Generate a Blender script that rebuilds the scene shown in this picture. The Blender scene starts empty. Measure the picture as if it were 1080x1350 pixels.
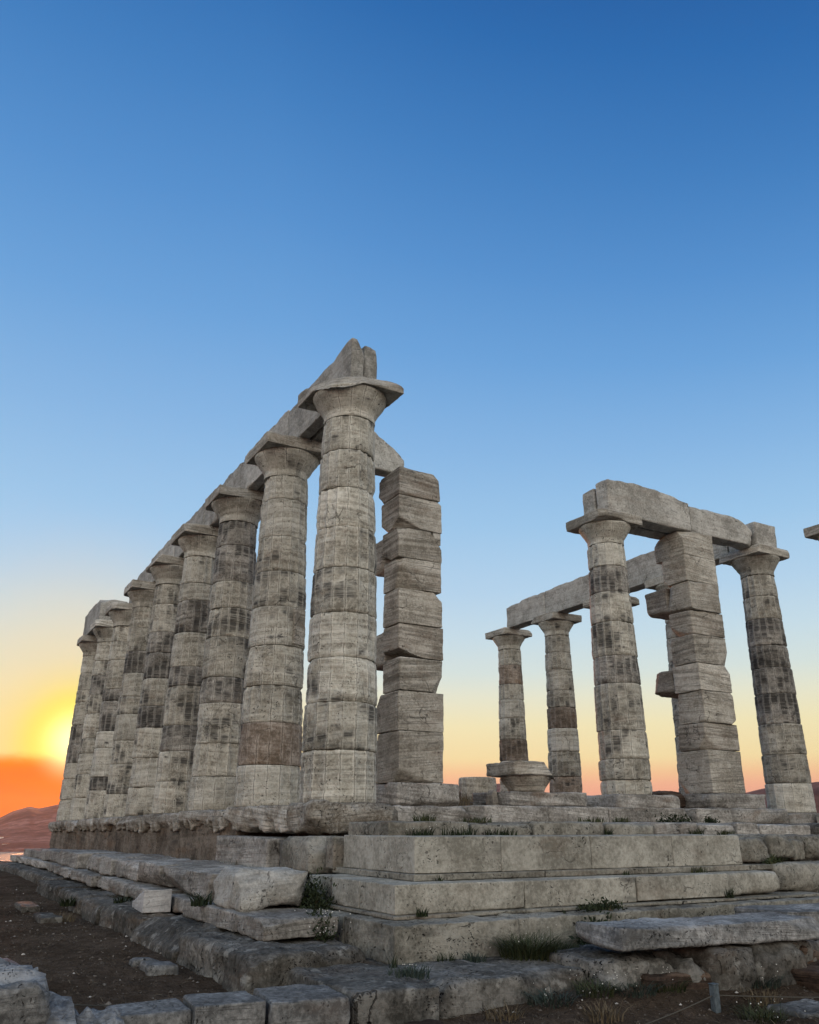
import bpy, math, random
import numpy as np
from mathutils import Matrix, Vector

# ---------------------------------------------------------------- camera, sky, sun, exposure
# World axes: x east, y north, z up; z = 0 is the stylobate. U (west) = -x, V (north) = y.
scene = bpy.context.scene
COL = scene.collection
YAW, PITCH, ROLL = 0.5161, 0.3593, 0.0019
cam_d = bpy.data.cameras.new('camera')
cam_d.sensor_fit = 'HORIZONTAL'; cam_d.sensor_width = 36.0
cam_d.lens = 1102.2 / 1080 * 36.0
cam_d.clip_start = 0.1; cam_d.clip_end = 60000
cam = bpy.data.objects.new('camera', cam_d); COL.objects.link(cam)
def _uv(a): return Vector((-a[0], a[1], a[2]))
_d = (math.cos(PITCH)*math.cos(YAW), math.cos(PITCH)*math.sin(YAW), math.sin(PITCH))
_r = (-math.sin(YAW), math.cos(YAW), 0.0)
_u = (-math.sin(PITCH)*math.cos(YAW), -math.sin(PITCH)*math.sin(YAW), math.cos(PITCH))
fw, rt, up = _uv(_d), _uv(_r), _uv(_u)
rt2 = rt*math.cos(ROLL) + up*math.sin(ROLL); up2 = up*math.cos(ROLL) - rt*math.sin(ROLL)
m = Matrix((rt2, up2, -fw)).transposed().to_4x4()
m.translation = Vector((10.19, -4.7458, -0.2598))
cam.matrix_world = m
scene.camera = cam

SUN_AZ, SUN_EL = math.radians(8.45), math.radians(4.85)
sun_dir = Vector((-math.cos(SUN_AZ)*math.cos(SUN_EL), math.sin(SUN_AZ)*math.cos(SUN_EL), math.sin(SUN_EL)))

def lin(c):
    o = []
    for v in c[:3]:
        v = v/255.0
        o.append(v/12.92 if v <= 0.04045 else ((v+0.055)/1.055)**2.4)
    return (*o, 1.0)

class NT:
    """small helper for building node trees"""
    def __init__(s, tree):
        s.t = tree; s.n = tree.nodes; s.l = tree.links
    def new(s, typ, **kw):
        n = s.n.new(typ)
        for k, v in kw.items():
            setattr(n, k, v)
        return n
    def set(s, inp, v):
        if isinstance(v, bpy.types.NodeSocket): s.l.new(v, inp)
        elif v is not None: inp.default_value = v
    def math(s, op, a, b=None, c=None, clamp=False):
        n = s.new('ShaderNodeMath', operation=op, use_clamp=clamp)
        s.set(n.inputs[0], a); s.set(n.inputs[1], b)
        if c is not None: s.set(n.inputs[2], c)
        return n.outputs[0]
    def vmath(s, op, a, b=None):
        n = s.new('ShaderNodeVectorMath', operation=op)
        s.set(n.inputs[0], a); s.set(n.inputs[1], b)
        return n.outputs['Value'] if op in ('DOT_PRODUCT', 'LENGTH') else n.outputs[0]
    def smooth(s, x, lo, hi, a=0.0, b=1.0):
        n = s.new('ShaderNodeMapRange', interpolation_type='SMOOTHSTEP')
        s.set(n.inputs['Value'], x); s.set(n.inputs['From Min'], lo); s.set(n.inputs['From Max'], hi)
        s.set(n.inputs['To Min'], a); s.set(n.inputs['To Max'], b)
        return n.outputs[0]
    def noise(s, vec, scale, detail=4.0, rough=0.55, dist=0.0):
        n = s.new('ShaderNodeTexNoise')
        s.set(n.inputs['Vector'], vec); n.inputs['Scale'].default_value = scale
        n.inputs['Detail'].default_value = detail; n.inputs['Roughness'].default_value = rough
        n.inputs['Distortion'].default_value = dist
        return n.outputs['Fac']
    def vor(s, vec, scale, feature='F1'):
        n = s.new('ShaderNodeTexVoronoi', feature=feature)
        s.set(n.inputs['Vector'], vec); n.inputs['Scale'].default_value = scale
        return n.outputs['Distance']
    def ramp(s, x, stops, interp='LINEAR'):
        n = s.new('ShaderNodeValToRGB'); e = n.color_ramp.elements; n.color_ramp.interpolation = interp
        while len(e) > 1: e.remove(e[-1])
        e[0].position = stops[0][0]; e[0].color = (*stops[0][1][:3], 1)
        for p, c in stops[1:]:
            k = e.new(p); k.color = (*c[:3], 1)
        s.set(n.inputs[0], x)
        return n.outputs[0]
    def mix(s, f, a, b, typ='MIX'):
        n = s.new('ShaderNodeMix', data_type='RGBA', blend_type=typ)
        s.set(n.inputs[0], f)
        s.set(n.inputs[6], a if isinstance(a, bpy.types.NodeSocket) else (*a[:3], 1))
        s.set(n.inputs[7], b if isinstance(b, bpy.types.NodeSocket) else (*b[:3], 1))
        return n.outputs[2]
    def scale(s, vec, xyz):
        n = s.new('ShaderNodeVectorMath', operation='MULTIPLY'); s.set(n.inputs[0], vec); n.inputs[1].default_value = xyz
        return n.outputs[0]

world = bpy.data.worlds.new('World'); scene.world = world; world.use_nodes = True
w = NT(world.node_tree); w.n.clear()
tc = w.new('ShaderNodeTexCoord')
dirv = w.vmath('NORMALIZE', tc.outputs['Generated'])
sep = w.new('ShaderNodeSeparateXYZ'); w.l.new(dirv, sep.inputs[0])
el = w.math('MULTIPLY', w.math('ARCSINE', sep.outputs['Z']), 180/math.pi/60)      # elevation / 60 degrees
rightness = w.math('MAXIMUM', w.math('ADD', w.vmath('DOT_PRODUCT', dirv, tuple(rt)), 0.15), 0.0)
el2 = w.math('ADD', el, w.math('MULTIPLY', w.math('MULTIPLY', rightness, 0.27), w.smooth(el, 0.2, 0.75)))
west = w.ramp(el2, [(0.0, lin((234,148,130))), (1.6/60, lin((244,170,146))), (2.5/60, lin((249,184,150))), (3.2/60, lin((250,202,154))), (4.1/60, lin((249,226,170))),
                   (6.2/60, lin((245,234,188))), (8.0/60, lin((233,234,210))), (9.6/60, lin((216,230,226))), (12/60, lin((200,224,236))), (15/60, lin((182,214,239))), (20/60, lin((158,201,237))),
                   (26/60, lin((136,184,230))), (33/60, lin((109,165,221))), (40/60, lin((88,147,209))),
                   (47/60, lin((68,129,194))), (54/60, lin((47,109,177))), (1.0, lin((36,90,158)))])
east = w.ramp(el, [(0.0, (0.60,0.56,0.52)), (0.12, (1.72,1.50,1.28)), (0.4, (2.20,2.13,1.98)), (0.8, (0.95,1.05,1.12)), (1.0, (0.24,0.36,0.55))])
toeast = w.smooth(w.vmath('DOT_PRODUCT', dirv, (0.94, -0.34, 0.0)), -0.05, 0.45)
sky = w.mix(toeast, west, east)
cosang = w.vmath('DOT_PRODUCT', dirv, tuple(sun_dir))
ang = w.math('MULTIPLY', w.math('ARCCOSINE', cosang), 180/math.pi)
# warm glow round the low sun
sky = w.mix(w.smooth(ang, 15.0, 2.5, 0.0, 0.62), sky, lin((255,224,150)))
sky = w.mix(w.smooth(ang, 5.8, 0.0, 0.0, 1.0), sky, (1.02, 0.80, 0.11))
sky = w.mix(w.smooth(ang, 4.2, 0.3, 0.0, 0.9), sky, (1.15, 0.98, 0.07))
# smoke bank lying along the horizon under the sun
azd = w.math('MULTIPLY', w.math('ARCTAN2', sep.outputs['Y'], w.math('MULTIPLY', sep.outputs['X'], -1.0)), 180/math.pi)
elev = w.math('MULTIPLY', el, 60.0)
wob = w.noise(w.scale(dirv, (9, 9, 30)), 1.0, 4.0, 0.55)
edge = w.math('ADD', elev, w.math('MULTIPLY', w.math('SUBTRACT', wob, 0.5), 1.5))
bank = w.math('MULTIPLY', w.smooth(edge, 4.25, 3.35), w.smooth(azd, 24.0, 11.0))
smoke = w.ramp(w.math('DIVIDE', elev, 4.0), [(0.0, (1.05,0.15,0.0)), (0.3, (1.15,0.18,0.0)), (0.65, (1.15,0.195,0.0)), (1.0, (1.15,0.27,0.0))])
smoke = w.mix(w.smooth(wob, 0.42, 0.62, 0.0, 0.3), smoke, lin((222,92,40)))
sky = w.mix(bank, sky, smoke)
sky = w.mix(w.math('POWER', w.smooth(ang, 3.1, 0.0), 1.5), sky, (1.7, 1.5, 0.75))
nish = w.new('ShaderNodeTexSky', sky_type='NISHITA'); nish.sun_disc = False
nish.sun_elevation = SUN_EL; nish.sun_rotation = math.atan2(sun_dir.x, sun_dir.y)
bg = w.new('ShaderNodeBackground'); w.l.new(sky, bg.inputs['Color']); bg.inputs['Strength'].default_value = 0.97
bg2 = w.new('ShaderNodeBackground'); w.l.new(nish.outputs[0], bg2.inputs['Color']); bg2.inputs['Strength'].default_value = 0.0008
add = w.new('ShaderNodeAddShader'); w.l.new(bg.outputs[0], add.inputs[0]); w.l.new(bg2.outputs[0], add.inputs[1])
wo = w.new('ShaderNodeOutputWorld'); w.l.new(add.outputs[0], wo.inputs['Surface'])

sl = bpy.data.lights.new('sun', 'SUN'); sl.energy = 1.7; sl.angle = math.radians(0.9); sl.color = (1.0, 0.38, 0.15)
so = bpy.data.objects.new('sun', sl); COL.objects.link(so)
so.rotation_euler = sun_dir.to_track_quat('Z', 'Y').to_euler(); so.location = (-30, 5, 20)

scene.view_settings.view_transform = 'Standard'; scene.view_settings.look = 'None'
scene.view_settings.exposure = 0.0; scene.view_settings.gamma = 1.0

# ---------------------------------------------------------------- numpy noise and mesh helpers
def _hash(ix, iy, iz, seed):
    h = (ix*374761393 + iy*668265263 + iz*2147483647 + seed*144665) & 0xffffffff
    h = ((h ^ (h >> 13)) * 1274126177) & 0xffffffff
    h = ((h ^ (h >> 16)) * 2246822519) & 0xffffffff
    return ((h ^ (h >> 13)) & 0xffffff) / float(0xffffff)
def vn(p, seed=0):
    p = np.asarray(p, float); i = np.floor(p).astype(np.int64); f = p - i; f = f*f*f*(f*(f*6-15)+10)
    o = 0
    for a in (0, 1):
        wa = f[:, 0] if a else 1-f[:, 0]
        for b in (0, 1):
            wb = f[:, 1] if b else 1-f[:, 1]
            for c in (0, 1):
                wc = f[:, 2] if c else 1-f[:, 2]
                o = o + wa*wb*wc*_hash(i[:, 0]+a, i[:, 1]+b, i[:, 2]+c, seed)
    return o*2-1
def fbm(p, seed=0, octv=4, gain=0.5):
    s = 0; a = 1; t = 0; p = np.asarray(p, float)
    for k in range(octv):
        s = s + a*vn(p*(2.03**k), seed+k*31); t += a; a *= gain
    return s/t
def sst(x, a, b):
    t = np.clip((x-a)/(b-a), 0, 1); return t*t*(3-2*t)

def mesh(name, V, quads=None, ngons=(), tris=None, smooth=True, uv=None):
    me = bpy.data.meshes.new(name)
    V = np.asarray(V, np.float32)
    me.vertices.add(len(V)); me.vertices.foreach_set('co', V.ravel())
    loops = []; sizes = []
    if quads is not None and len(quads):
        q = np.asarray(quads, np.int32); loops.append(q.ravel()); sizes.append(np.full(len(q), 4, np.int32))
    if tris is not None and len(tris):
        q = np.asarray(tris, np.int32); loops.append(q.ravel()); sizes.append(np.full(len(q), 3, np.int32))
    nside = sum(len(s) for s in sizes)
    for g in ngons:
        loops.append(np.asarray(g, np.int32)); sizes.append(np.array([len(g)], np.int32))
    L = np.concatenate(loops); S = np.concatenate(sizes)
    me.loops.add(len(L)); me.loops.foreach_set('vertex_index', L)
    me.polygons.add(len(S)); st = np.concatenate(([0], np.cumsum(S)[:-1])).astype(np.int32)
    me.polygons.foreach_set('loop_start', st)
    sm = np.zeros(len(S), bool); sm[:nside] = smooth
    me.polygons.foreach_set('use_smooth', sm)
    if uv is not None:
        l = me.uv_layers.new(name='UVMap')
        full = np.zeros((len(L), 2), np.float32); full[:len(uv)] = uv
        l.data.foreach_set('uv', full.ravel())
    me.update(calc_edges=True)
    return me

def link(name, me, mat, parent=None, loc=(0, 0, 0)):
    o = bpy.data.objects.new(name, me); COL.objects.link(o)
    if me is not None and mat is not None:
        me.materials.append(mat)
    o.location = loc
    if parent is not None: o.parent = parent
    return o
def tag(o, label=None, cat=None, group=None, kind=None):
    if label: o['label'] = label
    if cat: o['category'] = cat
    if group: o['group'] = group
    if kind or cat: o['kind'] = kind or 'thing'
    return o
def empty(name, loc, label, cat, group=None):
    o = bpy.data.objects.new(name, None); COL.objects.link(o); o.location = loc; o.empty_display_size = 0.2
    return tag(o, label, cat, group)

def ticks(L, res, r):
    h = L/2; r = min(r, h*0.8)
    inner = np.linspace(-h+r, h-r, max(2, int(round((L-2*r)/res))+1))
    e = np.array([0.0, 0.3, 0.65])*r
    return np.concatenate((-h+e, inner, (h-e)[::-1]))
def box_lattice(tx, ty, tz):
    T = (tx, ty, tz); N = [len(t) for t in T]; keys = []; quads = []; base = 0
    for ax in range(3):
        a, b = [(1, 2), (2, 0), (0, 1)][ax]
        A, B = np.meshgrid(np.arange(N[a]), np.arange(N[b]), indexing='ij')
        for side in (0, 1):
            idx = [None]*3
            idx[ax] = np.full(A.shape, (N[ax]-1)*side); idx[a] = A; idx[b] = B
            keys.append(((idx[0]*N[1]+idx[1])*N[2]+idx[2]).ravel())
            I = base + np.arange(A.size).reshape(A.shape)
            q = np.stack((I[:-1, :-1], I[1:, :-1], I[1:, 1:], I[:-1, 1:]), -1).reshape(-1, 4)
            if not side: q = q[:, ::-1]
            quads.append(q); base += A.size
    keys = np.concatenate(keys); quads = np.concatenate(quads)
    un, inv = np.unique(keys, return_inverse=True); inv = inv.ravel()
    P = np.stack((tx[un//(N[1]*N[2])], ty[(un//N[2]) % N[1]], tz[un % N[2]]), -1)
    return P, inv[quads]

SEED = [100]
def block_mesh(size, res=0.05, r=0.03, rough=0.012, freq=3.0, strat=0.0, cuts=(), warp=None, seed=None, wear=1.0, breaks=0):
    """a weathered stone block centred on the origin: rounded and chipped edges, uneven faces, broken corners"""
    if seed is None: SEED[0] += 7; seed = SEED[0]
    P, Q = box_lattice(*[ticks(s, res, r*1.6) for s in size])
    h = np.array(size)/2; off = np.array([seed*1.7, seed*0.9, seed*0.3])
    n = fbm(P*freq*0.9 + off, seed, 3)
    big = np.clip(vn(P*2.1 + off + 31, seed+5), 0, 1)**1.5
    if breaks:
        rg = random.Random(seed+1)
        cuts = list(cuts)
        for _k in range(breaks):
            sg = [rg.choice((-1, 1)) for _ in range(3)]; nn_ = np.array([sg[0]*rg.uniform(.25, 1), sg[1]*rg.uniform(.25, 1), sg[2]*rg.uniform(.2, 1)])
            if rg.random() < 0.35: nn_[rg.randrange(2)] *= 0.1
            nn_ /= np.linalg.norm(nn_)
            cuts.append((-nn_[0], nn_[1], nn_[2], float(np.abs(nn_)@h) - rg.uniform(.04, .16)*min(1.0, 2.2*h.min()/0.3)))
    rl = np.clip(r*(0.45 + 0.9*np.clip(n, -0.4, 1) + 2.6*wear*big), 0.006, 0.85*h.min())[:, None]
    q = np.clip(P, -(h-rl), h-rl); d = P-q; L = np.linalg.norm(d, axis=1, keepdims=True); d = d/np.maximum(L, 1e-6)
    X = q + d*rl
    disp = rough*fbm(P*freq + off, seed+9, 4, 0.6) + 0.35*rough*fbm(P*freq*4 + off, seed+17, 3, 0.6)
    if strat:
        zz = np.stack((P[:, 0]*0.7, P[:, 1]*0.7, P[:, 2]*13 + 1.5*P[:, 0]), -1)
        disp = disp + strat*fbm(zz + off, seed+3, 3, 0.6)*(1-np.abs(d[:, 2]))
    X = X + d*disp[:, None]
    for (nx, ny, nz, o) in cuts:
        nn = np.array([-nx, ny, nz], float); nn /= np.linalg.norm(nn)      # cut normals are given as (U, V, z)
        s = X@nn - o + 0.035*fbm(X*3.2 + off, seed+21, 4, 0.6)
        X = X - nn*np.maximum(s, 0)[:, None]
    if warp is not None: X = warp(X)
    return X, Q

MAT = {}
def block(name, box, mat, label=None, cat=None, group=None, parent=None, yaw=0.0, tilt=(0, 0), **kw):
    """box = (U0, U1, V0, V1, z0, z1)"""
    u0, u1, v0, v1, z0, z1 = box
    X, Q = block_mesh((abs(u1-u0), abs(v1-v0), abs(z1-z0)), **kw)
    X = X + np.array([0, 0, abs(z1-z0)/2])
    loc = Vector((-(u0+u1)/2, (v0+v1)/2, min(z0, z1)))
    if parent is not None: loc = loc - parent.location
    o = link(name, mesh(name, X, Q), MAT[mat], parent, loc)
    o.rotation_euler = (math.radians(tilt[0]), math.radians(tilt[1]), math.radians(yaw))
    if label or cat: tag(o, label, cat, group)
    return o

# ---------------------------------------------------------------- materials
def principled(name):
    mt = bpy.data.materials.new(name); mt.use_nodes = True
    t = NT(mt.node_tree); b = t.n['Principled BSDF']; b.inputs['Roughness'].default_value = 0.9
    b.inputs['Specular IOR Level'].default_value = 0.18
    MAT[name] = mt
    return mt, t, b

def stone(name, dark, mid, light, crust=0.5, crust_col=(0.030, 0.029, 0.028), strata=1.0, pits=0.3, flute=False, bump=0.5, cracks=0.6,
          rust=0.35, rust_col=(0.17, 0.105, 0.062), var=0.16, lichen=0.0):
    mt, t, b = principled(name)
    pos = t.new('ShaderNodeNewGeometry').outputs['Position']
    rnd = t.new('ShaderNodeObjectInfo').outputs['Random']
    off = t.new('ShaderNodeCombineXYZ')
    for k in range(3): t.set(off.inputs[k], t.math('MULTIPLY', rnd, (17.0, 29.0, 41.0)[k]))
    P = t.vmath('ADD', pos, off.outputs[0])
    tl = t.math('ADD', t.math('MULTIPLY', t.vmath('DOT_PRODUCT', P, (0.9, 1.1, 0.0)), t.math('SUBTRACT', rnd, 0.5)), 0.0)
    zc = t.new('ShaderNodeCombineXYZ'); t.set(zc.inputs[2], t.math('MULTIPLY', tl, 3.0)); zt = zc.outputs[0]
    nL = t.noise(P, 1.1, 5, 0.6)
    nS = t.noise(t.vmath('ADD', t.scale(P, (0.30, 0.30, 13.0)), zt), 1.2, 4, 0.55, 0.12)
    nS2 = t.noise(t.vmath('ADD', t.scale(P, (0.42, 0.42, 19.0)), zt), 1.2, 3, 0.55, 0.10)
    nF = t.noise(P, 26.0, 6, 0.7)
    nM = t.noise(P, 5.5, 6, 0.65)
    sL = t.smooth(nL, 0.34, 0.66); sS = t.smooth(nS, 0.36, 0.64); sM = t.smooth(nM, 0.34, 0.66); sF = t.smooth(nF, 0.32, 0.68)
    f = t.math('ADD', t.math('MULTIPLY', sL, 0.30), t.math('MULTIPLY', sM, 0.24))
    sk = t.math('ADD', t.math('MULTIPLY', t.math('FRACT', t.math('MULTIPLY', rnd, 7.3)), 1.0), 0.45)
    f = t.math('ADD', f, t.math('MULTIPLY', t.math('MULTIPLY', t.math('SUBTRACT', sS, 0.5), sk), 0.36*strata)); f = t.math('ADD', f, 0.18*strata)
    f = t.math('ADD', f, t.math('MULTIPLY', sF, 0.30))
    f = t.math('DIVIDE', f, 0.84+0.36*strata)
    c = t.ramp(f, [(0.22, dark), (0.50, mid), (0.78, light)])
    # iron-brown seams
    nR = t.noise(t.scale(P, (0.8, 0.8, 2.6)), 1.3, 5, 0.6, 0.3)
    c = t.mix(t.smooth(nR, 0.54, 0.72, 0.0, rust), c, rust_col)
    # thin dark bedding lines
    line = t.math('MULTIPLY', t.smooth(t.math('ABSOLUTE', t.math('SUBTRACT', nS2, 0.5)), 0.030, 0.004), t.smooth(nM, 0.36, 0.56))
    c = t.mix(t.math('MULTIPLY', line, (0.32 if flute else 0.8)*min(1, strata)), c, tuple(x*0.32 for x in mid))
    # black crust
    nC = t.noise(t.scale(P, (1.0, 1.0, 1.25)), 1.35, 4, 0.6, 0.2)
    cr = t.math('ADD', t.math('MULTIPLY', nC, 0.62), t.math('MULTIPLY', nS, 0.30))
    cr = t.math('ADD', cr, t.math('MULTIPLY', nM, 0.22))
    hgt = None
    if flute:
        uvn = t.new('ShaderNodeUVMap'); uvn.uv_map = 'UVMap'
        sp = t.new('ShaderNodeSeparateXYZ'); t.l.new(uvn.outputs[0], sp.inputs[0])
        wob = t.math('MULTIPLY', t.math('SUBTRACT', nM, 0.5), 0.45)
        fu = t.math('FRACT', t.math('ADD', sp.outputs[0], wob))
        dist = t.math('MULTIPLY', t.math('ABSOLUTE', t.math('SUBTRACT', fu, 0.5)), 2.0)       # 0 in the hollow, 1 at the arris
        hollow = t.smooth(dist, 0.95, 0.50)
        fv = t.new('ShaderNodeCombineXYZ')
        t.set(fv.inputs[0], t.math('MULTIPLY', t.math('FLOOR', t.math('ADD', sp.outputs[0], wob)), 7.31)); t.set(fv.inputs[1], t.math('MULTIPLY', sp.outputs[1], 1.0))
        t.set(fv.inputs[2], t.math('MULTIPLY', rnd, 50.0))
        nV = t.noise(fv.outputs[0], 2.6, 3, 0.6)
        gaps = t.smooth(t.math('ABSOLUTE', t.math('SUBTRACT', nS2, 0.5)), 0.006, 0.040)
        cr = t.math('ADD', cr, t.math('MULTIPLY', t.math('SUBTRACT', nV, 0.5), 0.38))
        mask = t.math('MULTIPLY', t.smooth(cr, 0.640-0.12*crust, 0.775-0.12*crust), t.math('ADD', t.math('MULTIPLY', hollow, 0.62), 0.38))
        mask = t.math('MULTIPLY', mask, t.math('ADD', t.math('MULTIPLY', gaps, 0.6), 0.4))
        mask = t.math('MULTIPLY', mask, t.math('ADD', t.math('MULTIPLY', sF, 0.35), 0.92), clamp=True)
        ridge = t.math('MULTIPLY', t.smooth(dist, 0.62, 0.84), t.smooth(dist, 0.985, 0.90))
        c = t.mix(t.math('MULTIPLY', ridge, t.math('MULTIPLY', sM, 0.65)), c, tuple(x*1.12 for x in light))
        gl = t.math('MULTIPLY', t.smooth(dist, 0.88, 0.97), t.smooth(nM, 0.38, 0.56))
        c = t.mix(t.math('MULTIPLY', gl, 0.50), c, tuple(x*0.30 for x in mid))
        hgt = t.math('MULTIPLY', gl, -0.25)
    else:
        mask = t.math('MULTIPLY', t.smooth(cr, 0.67-0.12*crust, 0.80-0.12*crust), t.math('ADD', t.math('MULTIPLY', sF, 0.5), 0.5))
    c = t.mix(t.math('MULTIPLY', mask, 0.88 if crust > 0 else 0.0), c, crust_col)
    # cracks
    wv = t.vmath('ADD', P, t.vmath('MULTIPLY', t.new('ShaderNodeTexNoise').outputs['Color'], (0.0, 0.0, 0.0)))
    nz = t.new('ShaderNodeTexNoise'); t.l.new(P, nz.inputs['Vector']); nz.inputs['Scale'].default_value = 3.0; nz.inputs['Detail'].default_value = 5
    wv = t.vmath('ADD', P, t.scale(nz.outputs['Color'], (0.5, 0.5, 0.5)))
    ck = t.smooth(t.vor(wv, 1.5, 'DISTANCE_TO_EDGE'), 0.014, 0.003)
    ck = t.math('MULTIPLY', ck, t.smooth(t.noise(P, 1.7, 2, 0.5), 0.56, 0.64))
    c = t.mix(t.math('MULTIPLY', ck, cracks), c, tuple(x*0.2 for x in dark))
    # pits
    pt = t.math('MULTIPLY', t.smooth(t.vor(wv, 34.0), 0.30, 0.12), t.smooth(t.noise(P, 3.2, 4, 0.6), 0.46, 0.62))
    pt = t.math('MAXIMUM', pt, t.math('MULTIPLY', t.smooth(t.vor(t.scale(wv, (1, 1, 1.7)), 13.0), 0.26, 0.12), t.smooth(t.noise(P, 2.3, 4, 0.6), 0.52, 0.64)))
    c = t.mix(t.math('MULTIPLY', pt, min(1.0, pits*1.6)), c, tuple(x*0.28 for x in dark))
    if lichen:
        lc = t.math('MULTIPLY', t.smooth(t.noise(P, 7.0, 5, 0.6), 0.56, 0.66), lichen)
        c = t.mix(lc, c, (0.40, 0.40, 0.37))
    val = t.math('ADD', 1.0-var, t.math('MULTIPLY', rnd, 2*var))
    tintn = t.new('ShaderNodeHueSaturation'); t.set(tintn.inputs['Color'], c); t.set(tintn.inputs['Value'], val)
    t.l.new(tintn.outputs[0], b.inputs['Base Color'])
    h = t.math('ADD', t.math('MULTIPLY', nS, 0.45*strata), t.math('MULTIPLY', nF, 0.35))
    h = t.math('ADD', h, t.math('MULTIPLY', nM, 0.35))
    h = t.math('SUBTRACT', h, t.math('MULTIPLY', pt, 0.5*pits*2))
    h = t.math('SUBTRACT', h, t.math('MULTIPLY', ck, 0.5))
    h = t.math('SUBTRACT', h, t.math('MULTIPLY', line, 0.2*min(1, strata)))
    if hgt is not None: h = t.math('ADD', h, hgt)
    bp = t.new('ShaderNodeBump'); bp.inputs['Strength'].default_value = bump; bp.inputs['Distance'].default_value = 0.035
    t.l.new(h, bp.inputs['Height']); t.l.new(bp.outputs[0], b.inputs['Normal'])
    return mt

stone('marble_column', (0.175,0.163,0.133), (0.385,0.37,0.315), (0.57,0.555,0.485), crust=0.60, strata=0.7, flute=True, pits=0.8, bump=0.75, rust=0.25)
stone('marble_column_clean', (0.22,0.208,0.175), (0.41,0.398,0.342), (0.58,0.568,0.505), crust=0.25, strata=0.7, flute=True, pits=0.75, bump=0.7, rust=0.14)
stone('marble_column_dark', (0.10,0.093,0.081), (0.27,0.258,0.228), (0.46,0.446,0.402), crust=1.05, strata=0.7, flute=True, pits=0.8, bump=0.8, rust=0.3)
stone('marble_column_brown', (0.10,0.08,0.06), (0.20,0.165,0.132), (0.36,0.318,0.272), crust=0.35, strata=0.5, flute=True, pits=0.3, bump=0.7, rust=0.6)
stone('marble_wall', (0.20,0.184,0.152), (0.38,0.36,0.31), (0.555,0.535,0.475), crust=0.15, strata=0.8, pits=0.45, bump=0.85, rust=0.28)
stone('marble_wall_brown', (0.15,0.133,0.108), (0.27,0.25,0.212), (0.43,0.407,0.357), crust=0.25, strata=0.8, pits=0.45, bump=0.85, rust=0.4)
stone('marble_beam', (0.20,0.195,0.175), (0.34,0.335,0.305), (0.48,0.475,0.44), crust=0.12, strata=0.3, pits=0.6, bump=0.85, rust=0.15)
stone('marble_step', (0.12,0.113,0.100), (0.26,0.251,0.230), (0.44,0.43,0.40), crust=0.25, strata=0.55, pits=0.6, bump=0.9, rust=0.4, var=0.16)
stone('marble_eroded', (0.12,0.102,0.08), (0.29,0.27,0.23), (0.50,0.485,0.44), crust=0.50, strata=0.6, pits=0.9, bump=1.0, rust=0.6, rust_col=(0.21,0.135,0.075))
stone('marble_white', (0.34,0.34,0.335), (0.50,0.50,0.49), (0.64,0.64,0.63), crust=0.0, strata=0.7, pits=0.3, bump=0.4, rust=0.1)
stone('marble_slab', (0.075,0.076,0.075), (0.175,0.178,0.175), (0.33,0.335,0.33), crust=0.22, strata=0.4, pits=0.6, bump=0.9, rust=0.15)
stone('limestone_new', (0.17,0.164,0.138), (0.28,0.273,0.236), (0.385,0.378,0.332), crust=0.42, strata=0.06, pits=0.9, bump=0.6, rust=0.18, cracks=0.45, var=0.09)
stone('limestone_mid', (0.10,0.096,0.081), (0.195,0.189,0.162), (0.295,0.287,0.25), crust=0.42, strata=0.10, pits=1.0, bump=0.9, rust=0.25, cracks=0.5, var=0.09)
stone('limestone_low', (0.038,0.037,0.033), (0.092,0.090,0.082), (0.17,0.167,0.155), crust=0.40, strata=0.12, pits=1.0, bump=1.0, rust=0.2, cracks=0.7, lichen=0.3)  # dimness toward the bottom of the view is darkened into this stone colour
stone('foundation_rough', (0.035,0.033,0.028), (0.082,0.078,0.069), (0.15,0.145,0.132), crust=0.40, strata=0.15, pits=1.0, bump=1.0, rust=0.25, lichen=0.35)  # base tones carry the same painted dimness of the lowest rows
stone('wall_core', (0.065,0.053,0.041), (0.135,0.113,0.09), (0.23,0.20,0.165), crust=0.45, strata=0.3, pits=0.9, bump=1.0, rust=0.45)
stone('red_rock', (0.030,0.020,0.015), (0.068,0.047,0.035), (0.125,0.092,0.07), crust=0.3, strata=1.3, pits=0.5, bump=1.0, rust=0.4)

def leaf_mat(name, a, b_, trans=0.15):
    mt, t, b = principled(name)
    geo = t.new('ShaderNodeNewGeometry')
    c = t.mix(geo.outputs['Random Per Island'], a, b_)
    t.l.new(c, b.inputs['Base Color']); b.inputs['Roughness'].default_value = 0.7
    return mt
leaf_mat('leaf_dark', (0.010,0.016,0.008), (0.030,0.042,0.018))
leaf_mat('leaf_green', (0.016,0.028,0.010), (0.060,0.066,0.030))
leaf_mat('leaf_blue', (0.020,0.034,0.028), (0.050,0.066,0.054))
leaf_mat('leaf_dry', (0.07,0.055,0.032), (0.17,0.135,0.085))
leaf_mat('petal', (0.5,0.5,0.46), (0.72,0.72,0.66))
mt, t, b = principled('pebble')
geo = t.new('ShaderNodeNewGeometry')
t.l.new(t.ramp(geo.outputs['Random Per Island'], [(0.0, (0.05,0.042,0.034)), (0.6, (0.10,0.085,0.07)), (0.93, (0.17,0.155,0.135)), (0.992, (0.42,0.41,0.38))]), b.inputs['Base Color'])
mt, t, b = principled('litter')
geo = t.new('ShaderNodeNewGeometry')
t.l.new(t.ramp(geo.outputs['Random Per Island'], [(0.0, (0.022,0.016,0.011)), (0.6, (0.055,0.042,0.029)), (1.0, (0.13,0.105,0.07))]), b.inputs['Base Color'])
mt, t, b = principled('soil')
pos = t.new('ShaderNodeNewGeometry').outputs['Position']
n1 = t.noise(pos, 0.9, 6, 0.65); n2 = t.noise(pos, 9.0, 8, 0.72); n3 = t.noise(pos, 60.0, 6, 0.75)
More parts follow.
